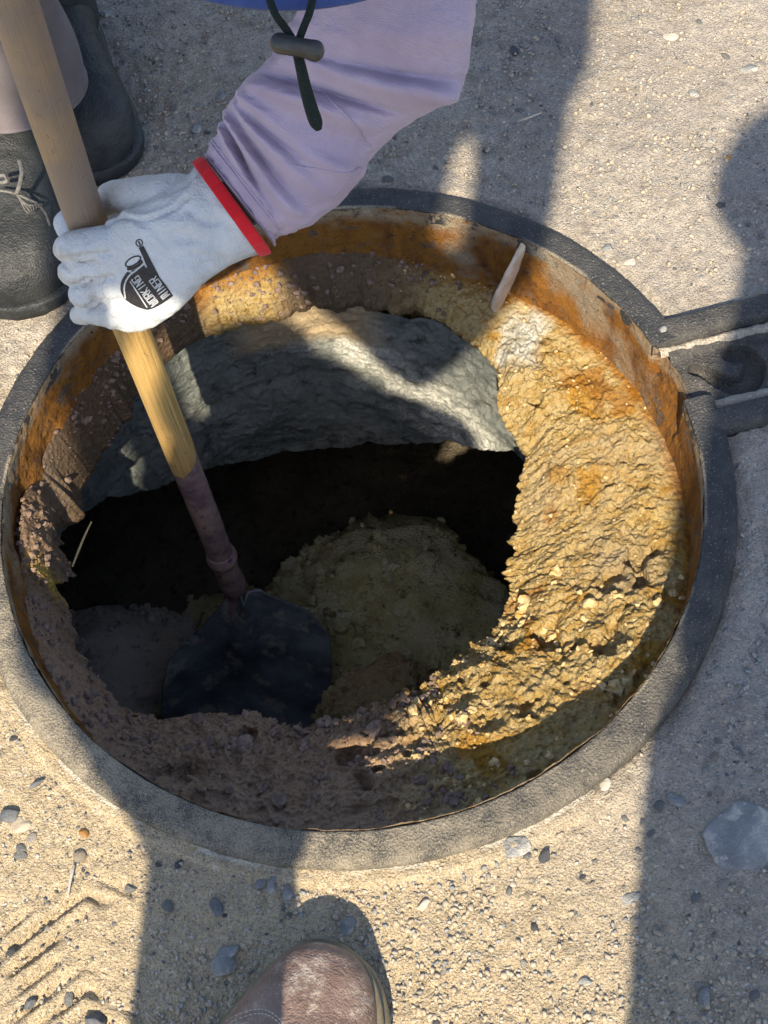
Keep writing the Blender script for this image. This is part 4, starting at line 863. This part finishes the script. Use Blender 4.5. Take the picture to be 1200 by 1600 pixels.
# ------------------------------------------------------------------ stones, gravel, litter
def stone_mesh(seed, sharp=True, sub=2):
    V, F = (ICO2 if sub == 2 else ICO3); V = V.copy(); r = np.random.default_rng(seed)
    for k in range(9):
        n = r.normal(size=3); n /= np.linalg.norm(n); h = r.uniform(.45, .85); d = V@n; V = V-np.outer(np.clip(d-h, 0, None), n)
    V *= 1+.05*fbm(V*3+seed, 2, seed)[:, None]; V *= np.array([1, r.uniform(.62, .95), r.uniform(.4, .62)])
    return raw_mesh('pebble', V, F, False)
smesh = []
for i in range(12):
    for mk in ('stone_grey', 'stone_dark', 'stone_pale', 'stone_tan'):
        me = stone_mesh(i*5+hash(mk) % 3 if False else i*5+len(mk)); me.materials.append(M[mk]); smesh.append((mk, me))
def put(name, me, x, y, s, rz, sink=.35, tilt=0):
    o = bpy.data.objects.new(name, me); COL.objects.link(o); o.location = (float(x), float(y), gz(x, y)+s*.5*(1-2*sink)*.55); o.scale = (s, s, s); o.rotation_euler = (random.uniform(-.25, .25)+tilt, random.uniform(-.25, .25), rz); return o
def pick(mk): return random.choice([m for k, m in smesh if k == mk])
# particular stones
def special(px, py, sz, mk, label, seed=1, sc=(1, .75, .4), sub=3, name='stone', rz=0, sink=.3):
    V, F = ICO4; V = V.copy(); r = np.random.default_rng(seed)
    for k in range(12):
        n = r.normal(size=3)*np.array([1, 1, .6]); n /= np.linalg.norm(n); h = r.uniform(.5, .85); d = V@n; V = V-np.outer(np.clip(d-h, 0, None), n)*.95
    V *= 1+.05*fbm(V*3+seed, 3, seed)[:, None]+.02*fbm(V*11+seed, 3, seed)[:, None]; V = V*np.array(sc)*sz; me = raw_mesh(name, V, F); p = PZ(px, py); o = link(name, me, M[mk]); o.location = (float(p[0]), float(p[1]), gz(p[0], p[1])+sz*sc[2]*(.5-sink)); o.rotation_euler = (0, 0, rz)
    tag(o, label, 'stone'); return o
special(1160, 1295, .038, 'stone_grey', 'broad flat grey slab of stone lying in the shadow on the right', 3, (1.0, .92, .22), rz=.5, sink=.5)
special(804, 1322, .017, 'stone_grey', 'flat grey stone set beside the near side of the black rim', 5, (1, .78, .22), rz=.3)
special(543, 1447, .0082, 'stone_grey', 'round blue grey pebble just ahead of the brown shoe', 6, (1, 1, .8))
special(345, 1512, .0125, 'stone_grey', 'blocky grey stone in the shadow left of the brown shoe', 7, (1, .8, .6))
special(355, 1488, .011, 'stone_grey', 'oval grey pebble above the blocky one left of the shoe', 8, (1, .6, .5), rz=.3)
special(306, 201, .0078, 'stone_grey', 'rounded pale blue pebble between the boots and the glove', 9, (1, .95, .6), rz=.6)
special(345, 151, .0075, 'stone_grey', 'small oval blue grey pebble left of the sleeve', 10, (1, .65, .6), rz=.6)
special(393, 145, .0125, 'stone_grey', 'larger blue grey pebble half behind the sleeve', 12, (1, .8, .6), rz=.7)
special(165, 24, .0085, 'stone_grey', 'round grey pebble at the top left beside the trousers', 13, (1, .95, .75))
special(1050, 57, .0105, 'stone_pale', 'pale chipped stone half buried in the sunlit sand at the top', 14, (1, .7, .25), rz=-.3)
special(1172, 107, .013, 'stone_grey', 'flat blue grey stone in the sunlit sand at the top right', 15, (1, .65, .25), rz=.2)
special(1086, 142, .010, 'stone_grey', 'flat grey chip in the sunlit sand below the pale stone', 16, (1, .6, .25), rz=-.6)
special(950, 388, .0085, 'stone_grey', 'angular grey stone on the gravel just outside the far rim', 17, (1, .7, .5))
special(985, 412, .0075, 'stone_pale', 'rounded pale stone on gravel right of the angular one', 18, (1, .8, .6))
special(660, 1414, .0075, 'stone_pale', 'pale wedge shaped stone on the sunlit sand right of the shoe', 19, (1, .6, .5), rz=.5)
special(945, 1225, .0075, 'stone_pale', 'pale chip on sand just outside the near right rim', 20, (1, .9, .3), rz=.9)
special(1100, 1560, .0095, 'stone_grey', 'grey stone at the bottom right in the shadow', 21, (1, .7, .6), rz=1.0)
special(915, 1545-11, .006, 'stone_grey', 'little grey pebble in the shadow near the bottom', 22, (1, .7, .5))
special(1060, 1250, .010, 'stone_grey', 'flat blue stone left of the broad slab in the shadow', 23, (1, .7, .25), rz=-.6)
special(985, 1402, .011, 'stone_grey', 'flat stone on the line between sun and shadow', 24, (1, .45, .2), rz=.1)
special(18, 1272, .0095, 'stone_dark', 'dark grey stone in the cluster on the sand at the left', 25, (1, .8, .6))
special(48, 1565, .008, 'stone_dark', 'banded dark stone among the tyre marks', 26, (1, .5, .7), rz=.9)
special(150, 1600, .0125, 'stone_dark', 'large dark stone cut by the bottom edge at the left', 27, (1, .8, .7))
special(30, 1290, .010, 'stone_tan', 'round tan stone below the dark cluster at the left', 28, (1, .85, .4))
special(408, 1382, .007, 'stone_grey', 'grey pebble in the shadow under the black rim', 29, (1, .7, .6), rz=.7)
special(426, 1383, .0085, 'stone_grey', 'elongated grey pebble beside the one under the rim', 30, (.6, 1.1, .6), rz=-.5)
special(448, 1394, .008, 'stone_grey', 'blue grey angular pebble right of the elongated one', 31, (.8, 1, .6))
special(340, 1420, .009, 'stone_dark', 'dull dark pebble in the shadow beneath the rim', 32, (.8, 1, .6))
special(1035, 527, .0046, 'stone_grey', 'tiny pale grey cube of stone where rim meets the hinge socket', 34, (1, .9, .9)).location.z = .0125
special(1137, 243, .0042, 'leaf', 'tiny rust orange pebble on the sunlit sand at the right', 35, (1, .8, .6))
special(130, 1302, .0062, 'leaf', 'shiny brown oval pebble on the yellow sand at the left', 36, (1, .65, .5), rz=-.6)
# loose pebbles: individuals
def free(x, y, pad=.0):
    r = math.hypot(x, y)
    if r < .358+pad: return False
    if in_lug(np.array([x]), np.array([y]))[0]: return False
    return True
cnt = 0; PLAB = {'stone_grey': 'small angular blue grey pebble lying loose on the dusty ground around the manhole', 'stone_dark': 'small dark pebble lying loose on the dusty ground around the manhole', 'stone_pale': 'small pale pebble lying loose on the dusty ground around the manhole', 'stone_tan': 'small tan pebble lying loose on the dusty ground around the manhole'}
while cnt < 210:
    px, py = random.uniform(-20, 1220), random.uniform(-20, 1620); p = PZ(px, py)
    if not free(p[0], p[1], .006): continue
    dens = float(fbm(np.array([[p[0]*7, p[1]*7, 0]]), 3, 55)[0])
    if random.random() > .45+1.1*dens: continue
    if 880 < px < 1150 and py < 300 and random.random() < .6: continue
    if px < 210 and py < 520: continue
    if 330 < px < 620 and py > 1460: continue
    mk = random.choices(['stone_grey', 'stone_dark', 'stone_pale', 'stone_tan'], [.5, .15, .22, .13])[0]
    s = .0024+.0052*random.random()**2.6
    o = put('pebble', pick(mk), p[0], p[1], s, random.uniform(0, 6.28), random.uniform(.2, .6)); tag(o, PLAB[mk], 'pebble', {'stone_grey': 'small blue grey pebbles', 'stone_dark': 'small dark pebbles', 'stone_pale': 'small pale pebbles', 'stone_tan': 'small tan pebbles'}[mk]); cnt += 1
# gravel too fine to count
def gravel(name, n, mk, smin, smax, seed):
    r = np.random.default_rng(seed); V0, F0 = ICO1; vs, fs = [], []; k = 0; base = []
    for i in range(10):
        V = V0.copy(); 
        for q_ in range(6):
            nn = r.normal(size=3); nn /= np.linalg.norm(nn); V = V-np.outer(np.clip(V@nn-r.uniform(.2, .7), 0, None), nn)
        base.append(V*np.array([1, r.uniform(.6, 1), r.uniform(.45, .8)]))
    pxs = r.uniform(-100, 1300, n*5); pys = r.uniform(-100, 1700, n*5)
    pp = np.array([PZ(a, b) for a, b in zip(pxs, pys)]); dn = fbm(np.c_[pp[:, 0]*6, pp[:, 1]*6, 0*pp[:, 0]], 3, seed+3)
    ok = (np.hypot(pp[:, 0], pp[:, 1]) > .3535) & ~in_lug(pp[:, 0], pp[:, 1]) & (r.random(n*5) < .35+.9*dn)
    pp = pp[ok][:n]; hz = .0035*fbm(np.c_[pp[:, :2], 0*pp[:, 0]]*6, 3, 1)+.0022*fbm(np.c_[pp[:, :2], 0*pp[:, 0]]*45, 3, 5)-.0015
    allv, allf = [], []; b = 0
    for p_, z_ in zip(pp, hz):
        s = smin+(smax-smin)*r.random()**2.5; a = r.uniform(0, 6.28); c, sn = math.cos(a), math.sin(a); V = base[r.integers(10)]*s
        allv.append(np.c_[V[:, 0]*c-V[:, 1]*sn+p_[0], V[:, 0]*sn+V[:, 1]*c+p_[1], V[:, 2]+z_+s*.2]); allf.append(F0+b); b += len(V)
    VV, FF = np.concatenate(allv), np.concatenate(allf)
    me = bpy.data.meshes.new(name); me.vertices.add(len(VV)); me.vertices.foreach_set('co', VV.astype(np.float32).ravel()); me.loops.add(FF.size); me.polygons.add(len(FF))
    me.loops.foreach_set('vertex_index', FF.astype(np.int32).ravel()); me.polygons.foreach_set('loop_start', (np.arange(len(FF))*3).astype(np.int32)); me.update(calc_edges=True); me.validate()
    o = link(name, me, M[mk]); o['kind'] = 'stuff'; return o
for nm, n, mk, a, b, sd in (('gravel', 7500, 'stone_grey', .0007, .0040, 101), ('gravel', 9000, 'stone_tan', .0007, .0044, 102), ('gravel', 5200, 'stone_pale', .0006, .0034, 103), ('gravel', 3000, 'stone_dark', .0006, .0028, 104)):
    o = gravel(nm, n, mk, a, b, sd)
    tag(o, {'stone_grey': 'fine blue grey gravel sprinkled over the dusty ground', 'stone_tan': 'fine tan gravel sprinkled over the dusty ground', 'stone_pale': 'fine pale gravel sprinkled over the dusty ground', 'stone_dark': 'fine dark gravel sprinkled over the dusty ground'}[mk], 'gravel')
# litter
def stick(name, pts, r, mat, label, cat_): o = link(name, tube(name, pts, r, 40, 10), M[mat]); tag(o, label, cat_); return o
stick('twig', [PZ(113, 885, -.105), PZ(122, 862, -.097), PZ(132, 838, -.088), PZ(143, 815, -.080)], [.0010, .0012, .0011, .0007], 'straw', 'thin dry straw stalk poking up at the left side of the hole', 'twig')
stick('straw', [PZ(106, 1402, .002), PZ(110, 1375, .003), PZ(113, 1362, .003), PZ(116, 1352, .002)], [.0008, .0013, .0014, .0008], 'stone_pale', 'bleached straw lying on the yellow sand at the left', 'straw')
stick('splinter', [PZ(46, 1232, .002), PZ(55, 1226, .004), PZ(67, 1219, .002)], [.0008, .0022, .0012], 'stone_dark', 'dark wood splinter on the yellow sand at the left', 'splinter')
stick('twig', [PZ(808, 190, .004), PZ(825, 184, .006), PZ(846, 176, .004)], [.0008, .0012, .0009], 'wedge', 'short pale twig in the shadow above the far rim', 'twig')
# crusty chip leaning on the far rim wall
ca_, cb_ = PZ(820, 378, .008), PZ(776, 482, -.085)
V, N, p_ = loft([(ca_+(cb_-ca_)*f+np.array([-.006, -.008, .0])*math.sin(f*3.14), np.array([.7, .55, 0])*wd, np.array([-.5, .6, .3])*.004) for f, wd in ((0, .003), (.15, .009), (.4, .015), (.7, .015), (.92, .010), (1, .004))], 60, 30, .7)
V += N*(.0012*fbm(V*90, 3, 5))[..., None]
tag(link('wedge', grid_mesh('wedge', V, True, True, cap0=True, cap1=True), M['wedge']), 'long crusty chip leaning against the rusty wall at the far rim', 'chip')
special(317, 1157, .003, 'stone_pale', 'tiny white bone like chip on the near ledge', 40, (.5, 1.6, .5)).location.z = PZ(317, 1157, -.105)[2]+.012
print('objects', len(bpy.data.objects))
